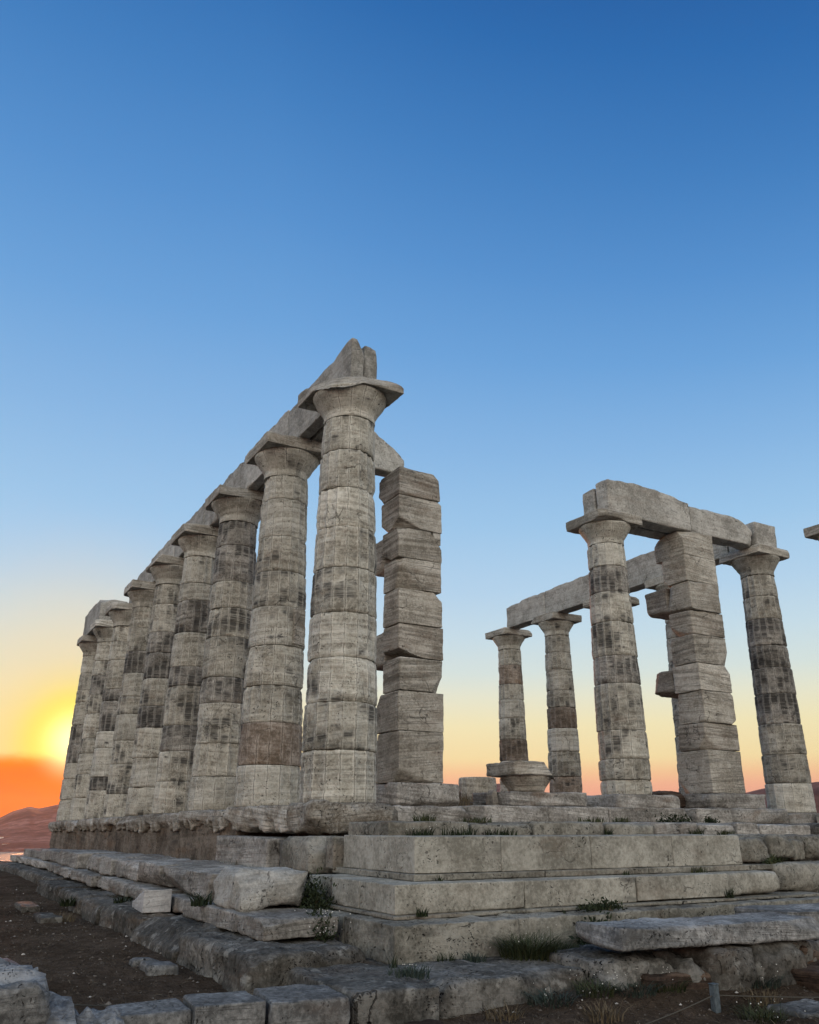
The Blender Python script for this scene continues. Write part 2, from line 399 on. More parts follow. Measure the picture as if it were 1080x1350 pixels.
b.inputs['Specular IOR Level'].default_value = 0.0; b.inputs['Roughness'].default_value = 1.0
f = t.math('ADD', t.math('MULTIPLY', n1, 0.45), t.math('ADD', t.math('MULTIPLY', n2, 0.4), t.math('MULTIPLY', n3, 0.35)))
c = t.ramp(t.math('DIVIDE', f, 1.2), [(0.37, (0.042,0.031,0.023)), (0.49, (0.100,0.076,0.057)), (0.62, (0.19,0.15,0.118))])
t.l.new(c, b.inputs['Base Color'])
bp = t.new('ShaderNodeBump'); bp.inputs['Strength'].default_value = 1.0; bp.inputs['Distance'].default_value = 0.05
t.l.new(t.math('ADD', n2, n3), bp.inputs['Height']); t.l.new(bp.outputs[0], b.inputs['Normal'])
mt, t, b = principled('hill_sunset_scrub')
pos = t.new('ShaderNodeNewGeometry').outputs['Position']
n1 = t.noise(pos, 0.004, 6, 0.62); n2 = t.noise(pos, 0.03, 6, 0.65)
c = t.ramp(t.math('ADD', t.math('MULTIPLY', n1, 0.55), t.math('MULTIPLY', n2, 0.45)), [(0.42, (0.075,0.034,0.027)), (0.5, (0.15,0.070,0.055)), (0.58, (0.28,0.155,0.125))])  # red of the sunset-lit haze is put into the slope colour
t.l.new(c, b.inputs['Base Color'])
mt, t, b = principled('sea')
b.inputs['Base Color'].default_value = (0.02, 0.035, 0.05, 1); b.inputs['Roughness'].default_value = 0.32
b.inputs['Specular IOR Level'].default_value = 0.5
pos = t.new('ShaderNodeNewGeometry').outputs['Position']
bp = t.new('ShaderNodeBump'); bp.inputs['Strength'].default_value = 1.0; bp.inputs['Distance'].default_value = 1.6
t.l.new(t.noise(pos, 0.22, 4, 0.6), bp.inputs['Height']); t.l.new(bp.outputs[0], b.inputs['Normal'])
mt, t, b = principled('house_wall'); b.inputs['Base Color'].default_value = (0.62, 0.60, 0.56, 1)
mt, t, b = principled('roof_tile'); b.inputs['Base Color'].default_value = (0.25, 0.12, 0.08, 1)
mt, t, b = principled('painted_post')
pos = t.new('ShaderNodeNewGeometry').outputs['Position']
t.l.new(t.ramp(t.noise(pos, 30, 5, 0.7), [(0.35, (0.05,0.065,0.075)), (0.6, (0.10,0.125,0.14))]), b.inputs['Base Color'])
mt, t, b = principled('rope'); b.inputs['Base Color'].default_value = (0.075, 0.07, 0.058, 1)
mt, t, b = principled('dark_metal'); b.inputs['Base Color'].default_value = (0.02, 0.02, 0.02, 1)

# ---------------------------------------------------------------- ground, sea, hills
def ground_z(u, v):
    u = np.asarray(u, float); v = np.asarray(v, float)
    z = -1.40 - 0.10*sst(-u, 2.5, 4.8) - 0.22*sst(-u, 5.6, 9.5)
    z = z + sst(v, -1.2, 0.2)*sst(-u, 2.5, 4.0)*(0.13 - 0.16*sst(-u, 4.7, 5.5))
    z = z + 0.12*sst(u, 4.0, 15.0)
    p = np.stack((u, v, np.zeros_like(u)), -1)
    sh = p.shape[:-1]; p = p.reshape(-1, 3)
    z = z + (0.045*fbm(p*0.9, 3, 4) + 0.018*fbm(p*6.0, 8, 3, 0.6)).reshape(sh)
    r = np.hypot((u-8)/1.25, v-5)
    fall = np.maximum(0, r-17.5)
    z = z - np.where(fall > 0, np.minimum(0.02*fall**2, 0.5*fall), 0) + sst(fall, 5, 40)*1.2*fbm(p*0.16, 5, 4).reshape(sh)
    st_ = 16.6 + 8*sst(v, -1.7, -0.5); f2 = np.maximum(0, u-st_); z = z - np.minimum(0.05*f2**2, 0.6*f2)
    return np.maximum(z, -75)
def graded(lo, hi, dlo, dhi, fine, coarse_max):
    a = [dlo]
    s = fine
    while a[-1] > lo: s = min(s*1.16, coarse_max); a.append(a[-1]-s)
    c = [dhi]; s = fine
    while c[-1] < hi: s = min(s*1.16, coarse_max); c.append(c[-1]+s)
    return np.array(a[::-1][:-1] + list(np.arange(dlo, dhi, fine)) + c)
gu = graded(-200, 260, -7.0, 7.0, 0.055, 12); gv = graded(-200, 240, -5.2, 3.0, 0.055, 12)
A, B = np.meshgrid(gu, gv, indexing='ij'); Z = ground_z(A, B)
I = np.arange(A.size).reshape(A.shape)
q = np.stack((I[:-1, :-1], I[:-1, 1:], I[1:, 1:], I[1:, :-1]), -1).reshape(-1, 4)
o = link('ground', mesh('ground', np.stack((-A, B, Z), -1).reshape(-1, 3), q), MAT['soil'])
tag(o, 'dark brown bare earth with dry litter round the temple steps', 'ground', kind='structure')
me = mesh('sea', [(-6900, -6900, -60), (6900, -6900, -60), (6900, 6900, -60), (-6900, 6900, -60)], quads=[(0, 1, 2, 3)])
tag(link('sea', me, MAT['sea']), 'pale calm sea in the bay at far left', 'sea', kind='structure')

def hills(name, label, az0, az1, r0, r1, prof, seed, na=260, nr=60):
    az = np.radians(np.linspace(az0, az1, na)); rr = r0 + (r1-r0)*np.linspace(0, 1, nr)**1.2
    AZ, RR = np.meshgrid(az, rr, indexing='ij')
    u = -10.19 + RR*np.cos(AZ); v = -4.75 + RR*np.sin(AZ)
    pk = np.interp(np.degrees(AZ), [p[0] for p in prof], [p[1] for p in prof])
    rp = r0 + (r1-r0)*0.55
    hp = rp*np.tan(np.radians(pk)) + 60
    t_ = (RR-r0)/(r1-r0)
    env = np.where(t_ < 0.55, sst(t_, -0.06, 0.55), 1-0.6*sst(t_, 0.55, 1.0))
    p = np.stack((u, v, 0*u), -1).reshape(-1, 3)
    n = fbm(p/(0.22*(r1-r0)), seed, 5, 0.55).reshape(u.shape)
    rg = (1-np.abs(fbm(p/(0.12*(r1-r0)), seed+4, 4, 0.55))).reshape(u.shape)
    z = -60 + hp*(0.06*sst(t_, 0, .05) + 0.94*env)*(1 + 0.14*n*np.where(t_ < .5, 1, .4)) - (1-rg)*0.20*hp*sst(t_, 0.05, 0.3)*(1-0.8*np.exp(-((t_-.55)/.08)**2))
    z[:, 0] = -70
    I = np.arange(u.size).reshape(u.shape)
    q = np.stack((I[:-1, :-1], I[1:, :-1], I[1:, 1:], I[:-1, 1:]), -1).reshape(-1, 4)
    o = link(name, mesh(name, np.stack((-u, v, z), -1).reshape(-1, 3), q), MAT['hill_sunset_scrub'])
    return tag(o, label, 'hills', kind='structure')
hills('hills', 'hazy red hill across the bay under the setting sun', -35, 24, 2350, 5200,
      [(-35, 1.2), (-20, 0.9), (0, 0.15), (3.0, 0.18), (4.9, 0.41), (5.5, 0.76), (6.36, 1.02), (6.9, 0.9), (7.9, 1.12), (9.5, 1.3), (13, 0.9), (18, 1.2), (24, 1.0)], 3)
hills('hills', 'low dark blue hill behind the right hand columns', 24, 100, 520, 1500,
      [(22, 0.9), (28, 1.3), (32.5, 2.0), (34.5, 2.3), (35.3, 2.52), (36, 2.4), (39, 1.7), (43, 1.2), (47, 1.2), (50.7, 1.92), (51.7, 2.15), (54.6, 2.42), (60, 2.0), (75, 1.5), (100, 1.2)], 9)

# ---------------------------------------------------------------- columns
NFL = 16
def shaft_r(z, H=5.33, rb=0.50, rn=0.385):
    t_ = np.clip(z/H, 0, 1.1)
    return rb + (rn-rb)*t_ + 0.012*np.sin(np.pi*np.clip(t_, 0, 1))
def revolve_drum(name, z0, z1, parent, mat, seed, nth, dz, flute=1.0, spall=0.6, rscale=1.0, chip=1.0, rfun=shaft_r, base_z=0.0, cuts=()):
    h = z1-z0
    n = max(4, int(h/dz))
    zz = np.concatenate(([0, 0.006, 0.016, 0.03], np.linspace(0.05, h-0.05, n), [h-0.03, h-0.016, h-0.006, h])) + z0
    th = 2*np.pi*np.arange(nth)/nth
    T, Zm = np.meshgrid(th, zz)            # rows are rings
    rot = 0.0
    fu = (T/(2*np.pi)*NFL + rot) % 1.0
    R0 = rfun(Zm)*rscale
    off = np.array([seed*3.1, seed*1.3, seed*0.7])
    p = np.stack((np.cos(T)*0.5, np.sin(T)*0.5, Zm), -1).reshape(-1, 3)
    sh = T.shape
    wear = (0.55 + 0.9*fbm(p*1.5 + off, seed, 3)).reshape(sh)
    fd = 0.036*flute*np.clip(wear, 0.2, 1.15)
    r = R0 - fd*(1-(2*fu-1)**2) - 0.012*(1-np.clip(wear, 0, 1))
    d = np.minimum(Zm-z0, z1-Zm)
    cn = np.clip(vn(p*np.array([5, 5, 1.5]) + off + 11, seed+2), 0, 1).reshape(sh)
    cn2 = np.clip(vn(p*np.array([1.7, 1.7, 1.0]) + off + 51, seed+3), 0, 1).reshape(sh)
    r = r - chip*(0.013*np.exp(-d/0.011) + 0.042*cn**2*np.exp(-(d/0.026)**2) + 0.050*cn2**2.6*np.exp(-(d/0.055)**2))
    st = np.stack((p[:, 0]*0.8, p[:, 1]*0.8, p[:, 2]*17 + p[:, 0]*1.5), -1)
    r = r + 0.007*fbm(st + off, seed+6, 3, 0.6).reshape(sh)
    r = r + 0.010*fbm(p*7 + off, seed+8, 4, 0.62).reshape(sh)
    sp = vn(p*np.array([2.3, 2.3, 2.0]) + off + 77, seed+12).reshape(sh) + 0.35*fbm(p*7 + off, seed+13, 3).reshape(sh)
    r = r - 0.026*spall*sst(sp, 0.25, 0.5) - 0.025*spall*sst(sp, 0.5, 0.75)
    rng = random.Random(seed)
    ox, oy = rng.uniform(-.006, .006), rng.uniform(-.006, .006)
    X = np.stack((r*np.cos(T)+ox, r*np.sin(T)+oy, Zm - base_z), -1).reshape(-1, 3)
    for (nx, ny, nz, o) in cuts:
        nn = np.array([-nx, ny, nz], float); nn /= np.linalg.norm(nn)
        s = X@nn - o + 0.03*fbm(X*4 + off, seed+21, 3); X = X - nn*np.maximum(s, 0)[:, None]
    nr = len(zz); I = np.arange(X.shape[0]).reshape(nr, nth); J = np.roll(I, -1, 1)
    q = np.stack((I[:-1], J[:-1], J[1:], I[1:]), -1).reshape(-1, 4)
    k = np.tile(np.arange(nth), nr-1); ring = np.repeat(np.arange(nr-1), nth)
    U0 = k/nth*NFL; U1 = (k+1)/nth*NFL
    uvs = np.stack((np.stack((U0, zz[ring]), -1), np.stack((U1, zz[ring]), -1), np.stack((U1, zz[ring+1]), -1), np.stack((U0, zz[ring+1]), -1)), 1).reshape(-1, 2)
    uvs[:, 1] += seed*1.37
    me = mesh(name, X, q, ngons=[I[0][::-1], I[-1]], uv=uvs)
    return link(name, me, MAT[mat], parent)

def cap_r(z):      # z above the capital bed (0 .. 0.42)
    return np.interp(z, [0, 0.10, 0.125, 0.13, 0.145, 0.15, 0.165, 0.17, 0.20, 0.25, 0.31, 0.36, 0.40, 0.425],
                     [0.385, 0.383, 0.388, 0.398, 0.398, 0.408, 0.408, 0.416, 0.436, 0.468, 0.508, 0.541, 0.562, 0.562])
def capital(parent, z, seed, nth, mat='marble_column_clean', abacus_cuts=(), half=0.59, cap_cuts=(), thick=0.21, chip=0.7, bmat='marble_wall'):
    c = revolve_drum('capital', z, z+0.425, parent, mat, seed, nth, 0.022, flute=0.0, spall=0.35*min(1, chip*3), chip=chip*0.35, rfun=lambda q: cap_r(q-z), cuts=cap_cuts)
    X, Q = block_mesh((2*half, 2*half, thick), res=0.04, r=0.022, rough=0.016, freq=4, strat=0.006, cuts=abacus_cuts, seed=seed+300, wear=1.4, breaks=3)
    X = X + np.array([0, 0, z+0.425+thick/2+0.002])
    link('abacus', mesh('abacus', X, Q), MAT[bmat], c)
    return c

SJ = [0.0, 0.61, 1.21, 1.78, 2.39, 3.01, 3.60, 4.20, 4.80, 5.30]
def column(label, group, u, v, z0, seed, joints=None, nth=112, dz=0.035, mats=None, abacus_cuts=(), cap_cuts=(), flute=1.0, capital_chip=0.7, spall=0.6, half=0.575, extra=None):
    root = empty('doric_column', (-u, v, z0), label, 'column', group)
    rng = random.Random(seed)
    j = list(joints) if joints else [SJ[0]] + [a + rng.uniform(-.13, .13) for a in SJ[1:-1]] + [SJ[-1]]
    for k in range(len(j)-1):
        mt = (mats or {}).get(k)
        if mt is None:
            x = rng.random()
            mt = 'marble_column_clean' if (x < 0.28 or k >= 7 and x < .5) else 'marble_column_dark' if x < 0.5 else 'marble_column'
        ex = (extra or {}).get(k, {})
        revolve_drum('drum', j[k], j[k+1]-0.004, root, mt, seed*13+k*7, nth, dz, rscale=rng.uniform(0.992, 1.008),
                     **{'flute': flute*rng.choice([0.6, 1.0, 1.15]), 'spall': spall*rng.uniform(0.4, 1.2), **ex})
    capital(root, j[-1], seed*13+97, nth, abacus_cuts=abacus_cuts, cap_cuts=cap_cuts, chip=capital_chip, half=half)
    return root

GS = 'columns of the long left colonnade'; GN = 'columns of the far right colonnade'
S = 2.52
C, Dk, Br, M0 = 'marble_column_clean', 'marble_column_dark', 'marble_column_brown', 'marble_column'
column('nearest and tallest looking column of the long left row, with a broken capital', GS, 0, 0, 0, 3,
       joints=[0, .63, 1.22, 1.79, 2.39, 3.01, 3.60, 4.19, 4.77, 5.31], nth=176, dz=0.022,
       mats={0: C, 1: M0, 2: C, 3: C, 4: M0, 5: M0, 6: C, 7: C, 8: C},
       abacus_cuts=[(-0.72, -0.60, 0.75, 0.33), (-0.40, -0.80, 0.70, 0.36), (-0.85, -0.1, 0.70, 0.40)], capital_chip=1.0, half=0.60)
column('second column of the long left row, whole square abacus and a smooth grey patched drum', GS, S, 0, 0, 5,
       joints=[0, .59, 1.21, 1.77, 2.39, 3.02, 3.61, 4.21, 4.88, 5.31], nth=160, dz=0.025,
       mats={0: C, 1: Br, 2: M0, 3: M0, 4: C, 5: M0, 6: M0, 7: C, 8: C}, extra={4: {'flute': 0.25, 'spall': 0.1}, 1: {'flute': 0.5, 'spall': 0.15}})
second = [o for o in bpy.data.objects if o.get('label', '').startswith('second column of the long left row')][0]
X, Q = block_mesh((0.10, 0.25, 0.57), res=0.03, r=0.008, rough=0.004, wear=0.6)
pb = link('patch_block', mesh('patch_block', X, Q), MAT['marble_wall_brown'], second, (0.372, 0.20, 2.71)); pb.rotation_euler = (0, 0, math.radians(28))
slabels = ['third column of the long left row, dark crusted drums near its top', 'fourth column of the long left row counted from the near broken capital',
           'fifth column of the long left row, in the middle of the row', 'sixth column of the long left row, just past the middle',
           'seventh column of the long left row, under the end of the continuous beams', 'eighth column of the long left row, carrying the near end of the lone far beam',
           'farthest column of the long left row, edged by the sunset glow']
for i, lb in enumerate(slabels):
    column(lb, GS, S*(i+2), 0, -0.02*(i+1), 7+2*i, nth=128 if i < 3 else 96, dz=0.03 if i < 3 else 0.04,
           mats=[{8: Dk, 7: Dk, 5: M0, 3: Dk, 2: M0}, {4: Dk, 3: M0, 8: C, 0: M0}, {5: Dk, 3: Dk}, {6: Dk, 4: M0}, {4: Dk}, {}, {}][i],
           abacus_cuts=[[(0.7, -0.7, 0, 0.76)], [(-0.7, 0.7, 0.2, 0.7)], [], [(0.6, -0.7, 0, 0.74)], [(-0.5, -0.8, 0.3, 0.66)], [], [(0.7, -0.7, 0, 0.72)]][i])
NV = 12.08
column('right hand column with dark middle drums, carrying the beam corner at the right', GN, S, NV, 0.02, 31, joints=[0, .60, 1.21, 1.86, 2.52, 3.11, 3.63, 4.25, 4.79, 5.31],
       nth=128, dz=0.03, mats={0: C, 1: M0, 2: M0, 3: Dk, 4: Dk, 5: Dk, 6: Dk, 7: M0, 8: C}, spall=0.4)
column('slim column half hidden behind the toothed pillar on the right', GN, 2*S, NV, 0, 33, nth=96, dz=0.04)
column('column standing wholly behind the right porch column, only its capital tip showing', GN, 3*S, NV, 0, 35, nth=96, dz=0.04)
column('far column with brown drums, second from the left end of the far beams', GN, 4*S, NV, 0, 37, nth=112, dz=0.035, mats={0: M0, 1: Br, 2: M0, 3: C, 4: Br, 5: M0, 6: M0, 7: M0, 8: C}, flute=1.1)
column('leftmost far column under the end of the far beams', GN, 5*S, NV, 0, 39, nth=112, dz=0.035, mats={0: M0, 1: M0, 2: M0, 3: Br, 4: M0, 5: C, 6: M0, 7: Br, 8: C}, flute=1.1)
column('column at the right edge of the photo, only its abacus corner in view', GN, 0.15, NV, 0, 41, nth=96, dz=0.04)
column('porch column with dark grid patterned crust, left of the toothed pillar', None, S, 7.29, 0.30, 43,
       joints=[0, .27, .65, 1.19, 2.09, 2.64, 3.33, 3.96, 4.52, 5.02], nth=144, dz=0.028, mats={0: C, 1: M0, 2: M0, 3: M0, 4: Dk, 5: M0, 6: M0, 7: Dk, 8: C}, spall=0.35,
       abacus_cuts=[(-0.75, -0.65, 0.1, 0.72)])

# ---------------------------------------------------------------- architrave beams (each block a thing of its own)
def prof_warp(axis, pts, h, tail=0.3):
    xs = [p[0] for p in pts]; ds = [p[1] for p in pts]
    def f(X):
        t_ = X[:, axis]*(-1 if axis == 0 else 1)
        w_ = sst(X[:, 2], -h/2 + h*0.25, h/2)
        X = X.copy(); X[:, 2] += w_*(np.interp(t_, xs, ds) + 0.03*fbm(np.stack((t_*3, 0*t_, X[:, 1-axis]*1.5), -1), 77, 3))
        return X
    return f
BZ = 5.945
GB = 'beam blocks along the long left colonnade'
bl = ['beam block with a broken pointed top on the nearest left column', 'beam block behind the second column of the left row', 'beam block over the third and fourth columns of the left row',
      'beam block over the fourth and fifth columns of the left row', 'beam block over the fifth and sixth columns of the left row', 'beam block with a sloping broken end over the seventh left column',
      'lone beam block at the far end of the left row, fluted end face']
tops = [[(-1.26, -0.0), (-1.0, -0.01), (-0.7, -0.02), (-0.6, -0.06), (0.3, -0.07), (0.8, -0.13), (1.26, -0.12)], [(-1.26, -0.15), (-0.6, -0.14), (0, -0.19), (1.26, -0.15)],
        [(-1.26, -0.14), (-.4, -0.18), (.2, -.26), (1.26, -0.2)], [(-1.26, -0.18), (0, -0.22), (1.26, -0.16)], [(-1.26, -0.15), (0, -0.2), (1.26, -0.18)],
        [(-1.26, -0.26), (0.2, -0.25), (0.7, -0.4), (1.26, -0.55)], [(-1.26, -0.06), (0, 0.0), (1.26, -0.05)]]
tops = [tops[0]] + [[(a, d + 0.11) for a, d in tp] for tp in tops[1:6]] + [tops[6]]
for k in range(7):
    u0 = S*k + (-0.08 if k == 0 else 0); u1 = S*(k+1)
    if k == 6: u0, u1 = 7*S-0.05, 8*S+0.45
    v0, v1 = (-0.03, 0.19) if k < 6 else (-0.42, 0.40)
    zz = BZ - 0.02*k
    block('architrave_beam', (u0+0.006, u1-0.006, v0, v1, zz, zz+0.86), 'marble_beam', bl[k], 'stone beam', GB, res=0.045, r=0.03, rough=0.02, strat=0.004, breaks=3, wear=1.5, warp=prof_warp(0, tops[k], 0.86), cuts=[(0, 0.40, 0.917, 0.398)] if k == 0 else ())
for k in range(4):
    u0 = S*k + (-0.03 if k == 0 else 0); u1 = S*(k+1)
    block('architrave_beam', (u0+0.006, u1-0.006, 0.212, 0.44, BZ-0.02*k, BZ-0.02*k+0.80), 'marble_beam',
          ['inner beam block with a rounded top beside the slot on the nearest left column', 'inner beam block seen from below past the second left column',
           'inner beam block behind the third and fourth left columns', 'inner beam block behind the fourth and fifth left columns'][k], 'stone beam', GB, res=0.06, r=0.03, rough=0.014,
          warp=prof_warp(0, [(-1.26, 0.04), (-1.0, 0.0), (0, -0.12), (1.26, -0.18)], 0.80), cuts=[(0, 0.50, 0.866, 0.345)] if k == 0 else ())
# porch beam stub joining the left row to the left pillar
block('architrave_beam', (2.52, 2.86, 0.46, 2.36, 5.96, 6.78), 'marble_beam', 'broken beam stub sloping down onto the left toothed pillar', 'stone beam', None, res=0.05, r=0.03, rough=0.02,
      cuts=[(0, 0.62, 0.78, 0.50)], warp=prof_warp(1, [(-1, 0.0), (1, -0.1)], .82))
GP = 'beam blocks over the right hand porch'
block('architrave_beam', (2.10, 2.50, 7.10, 9.52, BZ+0.005, BZ+0.80), 'marble_beam', 'smooth grey beam block between the right porch column and the toothed pillar', 'stone beam', GP, res=0.045, r=0.04, rough=0.02, wear=1.5,
      warp=prof_warp(1, [(-1.28, -0.02), (-1.15, 0.02), (0.3, 0.02), (0.8, -0.05), (1.28, -0.14)], 0.8))
block('architrave_beam', (2.56, 2.95, 7.12, 9.5, BZ+0.005, BZ+0.72), 'marble_beam', 'rear beam block on the right porch column, notched fluted end', 'stone beam', GP, res=0.06, r=0.03, rough=0.012)
block('architrave_beam', (2.10, 2.50, 9.535, 11.62, BZ-0.005, BZ+0.70), 'marble_beam', 'beam block from the toothed pillar to the right hand column', 'stone beam', GP, res=0.045, r=0.04, rough=0.02, wear=1.5,
      cuts=[(0, 0.85, 0.52, 1.02)], warp=prof_warp(1, [(-1.05, -0.06), (0.2, -0.04), (0.6, -0.14), (1.05, -0.3)], 0.7))
GQ = 'beam blocks along the far right colonnade'
block('architrave_beam', (2.05, 2.9, 11.66, 12.42, BZ, BZ+0.62), 'marble_beam', 'upright block end with a fluted face on the right hand column', 'stone beam', GQ, res=0.05, r=0.04, rough=0.012)
nl = ['far beam block ending over the right hand column', 'far beam block seen between the porch column and the toothed pillar', 'far beam block left of the porch column top, with a stepped joint', 'leftmost far beam block with a squared end']
for k in range(4):
    u0 = S*(k+1) + (0.42 if k == 0 else 0); u1 = S*(k+2) - (0.45 if k == 3 else 0)
    block('architrave_beam', (u0+0.01, u1-0.01, 11.68, 12.12, BZ-0.005*k, BZ+0.80-0.04*(k == 3)), 'marble_beam', nl[k], 'stone beam', GQ, res=0.06, r=0.03, rough=0.012,
          warp=prof_warp(0, [(-1.2, -0.12 if k == 0 else 0.03), (0, 0.0), (1.2, -0.1 if k == 3 else -0.02)], 0.8))

# ---------------------------------------------------------------- toothed wall-end pillars
def pillar(label, v0, v1, zj, us, teeth, seed, mats, base, extra_cuts=None, patches=()):
    root = empty('wall_pillar', (-2.4, (v0+v1)/2, base[0][4]), label, 'pillar', 'toothed wall ends of the porch')
    rng = random.Random(seed)
    n = len(zj)-1
    for k in range(n):
        a, b_ = zj[k], zj[k+1]
        u1 = us[k]; du = rng.uniform(-.03, .03); dv = rng.uniform(-.03, .03)
        cuts = []
        block('wall_block', (2.05+du*0.6, u1, v0+dv*0.7, v1+du*0.8, a+0.006, b_-0.006), mats[k % len(mats)], parent=root,
              res=0.035, r=0.018, rough=0.010, strat=0.009, breaks=2, seed=seed*11+k, wear=1.5, cuts=(extra_cuts or {}).get(k, ()))
    for (u0, u1, a, b_, cut) in teeth:
        block('tooth_block', (u0+0.006, u1, v0+0.03, v1-0.1, a, b_), mats[1 % len(mats)], parent=root, res=0.04, r=0.05, rough=0.02, strat=0.012, cuts=cut, wear=1.5, breaks=3)
    for bx in patches:
        block('patch_block', bx, 'marble_wall', parent=root, res=0.03, r=0.012, rough=0.006, wear=0.8)
    for bx in base:
        block('base_block', bx, 'marble_step', parent=root, res=0.04, r=0.07, rough=0.03, strat=0.008, wear=1.6, breaks=2)
    return root
zS = [0.39, 1.20, 1.85, 2.41, 2.98, 3.60, 4.16, 4.73, 5.34, 5.89]
pillar('left toothed pillar of stacked rough blocks, free standing behind the nearest column', 2.0, 2.87, zS,
       [2.80, 2.86, 2.64, 2.62, 2.62, 2.62, 2.66, 2.74, 2.84], [(2.62, 3.25, 2.36, 2.95, ()), (2.62, 3.30, 4.10, 4.70, [(0.8, 0, 0.6, 0.38)]), (2.80, 3.3, 0.39, 1.1, [(0.6, 0, 0.8, 0.4)])],
       21, ['marble_wall', 'marble_wall', 'marble_wall', 'marble_wall_brown', 'marble_wall'],
       [(1.80, 3.6, 1.85, 3.02, 0.02, 0.38), (1.62, 3.7, 1.72, 3.15, -0.24, 0.03)],
       extra_cuts={6: [(0, 0.80, 0.60, 0.33)], 7: [(-0.5, -0.3, -0.8, 0.40)], 8: [(-0.2, 0.7, 0.7, 0.46)]}, patches=[(2.06, 2.4, 2.70, 2.86, 4.50, 4.725), (2.07, 2.35, 2.77, 2.85, 4.27, 4.48)])
zN = [0.36, 1.20, 1.74, 2.39, 2.97, 3.58, 4.11, 4.75, 5.34, 5.93]
pillar('right toothed pillar with two blocks jutting left, under the porch beams', 9.15, 10.10, zN,
       [2.92, 2.78, 2.72, 2.78, 2.72, 2.70, 2.74, 2.72, 2.92], [(2.76, 3.42, 2.42, 2.92, [(0.75, 0, -0.6, 0.36)]), (2.72, 3.42, 4.18, 4.74, [(0.7, 0, -0.7, 0.36)])],
       27, ['marble_wall', 'marble_wall_brown', 'marble_wall', 'marble_wall'],
       [(1.90, 3.2, 8.95, 10.5, 0.06, 0.355), (1.62, 3.3, 8.7, 10.75, -0.22, 0.07)])
block('base_slab', (2.6, 3.4, 8.35, 9.0, 0.08, 0.40), 'red_rock', 'reddish weathered boulder lying left of the right pillar base', 'boulder', res=0.05, r=0.14, rough=0.05)
block('base_slab', (1.95, 3.15, 6.55, 8.12, 0.03, 0.30), 'marble_step', 'rounded marble base slab under the right porch column', 'base slab', res=0.05, r=0.09, rough=0.03, strat=0.01)

# fallen capital shown on its slab, between the pillars
fc = empty('fallen_capital', (-2.3, 4.72, 0.30), 'broken capital without a column, set on a low slab between the pillars', 'capital')
revolve_drum('echinus', 0.0, 0.27, fc, 'marble_wall', 611, 112, 0.03, flute=0.0, spall=0.8, chip=1.0,
             rfun=lambda z: np.interp(z, [0, 0.05, 0.13, 0.2, 0.27], [0.33, 0.345, 0.40, 0.455, 0.48]))
X, Q = block_mesh((0.98, 1.02, 0.22), res=0.04, r=0.03, rough=0.02, freq=3, strat=0.012, cuts=[(-0.45, 0.70, 0.60, 0.30), (-0.75, -0.65, 0, 0.60), (0, 0.8, 0.6, 0.34)], seed=613)
link('abacus', mesh('abacus', X + np.array([0, 0, 0.38]), Q), MAT['marble_wall'], fc)
block('base_slab', (1.75, 2.9, 3.98, 5.62, 0.06, 0.29), 'marble_step', 'low marble slab under the broken capital', 'base slab', res=0.05, r=0.04, rough=0.02, strat=0.01)
X, Q = block_mesh((0.2, 0.12, 0.27), res=0.03, r=0.02, rough=0.025, cuts=[(0, -0.8, 0.5, 0.08)])
tag(link('stone_shard', mesh('stone_shard', X + np.array([0, 0, .13]), Q), MAT['marble_wall_brown'], None, (-2.2, 3.92, 0.05)), 'small reddish shard standing left of the broken capital', 'stone shard')

# lone drum among dry grass, far inside
ld = revolve_drum('column_drum', 0.0, 0.62, None, 'marble_column', 901, 96, 0.035, flute=1.0, rfun=lambda z: 0.47-0.02*z)
ld.location = (-7.2, 7.0, 0.20); tag(ld, 'squat lone column drum standing in dry grass beyond the left pillar', 'column drum')

# ---------------------------------------------------------------- platform and stylobate
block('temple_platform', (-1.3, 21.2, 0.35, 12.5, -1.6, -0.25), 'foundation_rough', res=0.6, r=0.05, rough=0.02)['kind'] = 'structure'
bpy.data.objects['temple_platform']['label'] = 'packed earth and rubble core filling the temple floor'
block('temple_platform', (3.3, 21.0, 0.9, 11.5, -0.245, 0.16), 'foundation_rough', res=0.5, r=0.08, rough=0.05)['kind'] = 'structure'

def drip_warp(h, amt, seed):
    def f(X):
        X = X.copy()
        n = np.abs(vn(np.stack((X[:, 0]*3.2 + seed, 0*X[:, 0], 0*X[:, 0]), -1), seed)) + 0.5*np.abs(vn(np.stack((X[:, 0]*9 + seed, 0*X[:, 0], 0*X[:, 0]), -1), seed+3))
        w_ = sst(-X[:, 2], -h*0.2, h/2)
        X[:, 2] += w_*amt*n
        X[:, 1] += 0.10*w_*n*np.where(X[:, 1] < 0, 1, 0)
        return X
    return f
GY = 'weathered floor edge blocks under the left colonnade'
block('stylobate_block', (-0.66, 0.10, -0.64, 0.60, -0.345, -0.004), 'marble_eroded', 'big rounded eroded floor block under the nearest left column', 'stone block', GY, res=0.03, r=0.11, rough=0.06, freq=2.8, strat=0.012, wear=1.6, breaks=3,
      cuts=[(-0.7, 0.1, -0.7, 0.36), (-0.7, 0.7, 0, 0.60)])
yl = ['second', 'third', 'fourth', 'fifth', 'sixth', 'seventh', 'eighth', 'farthest']
for k in range(8):
    u0 = 0.12 + 2.6*k; u1 = u0 + 2.58
    block('stylobate_block', (u0, u1, -0.62, 0.55, -0.36-0.02*k, -0.006-0.02*(k+0.5)), 'marble_eroded',
          f'{yl[k]} eroded floor block along the left colonnade, counted from the near corner, ragged underside', 'stone block', GY, res=0.04 if k < 4 else 0.06, r=0.05, rough=0.03, freq=2.6, strat=0.01,
          wear=1.5, warp=drip_warp(0.35, 0.13 if k else 0.08, 40+k), breaks=4)
GX = 'low brown core wall pieces under the left colonnade'
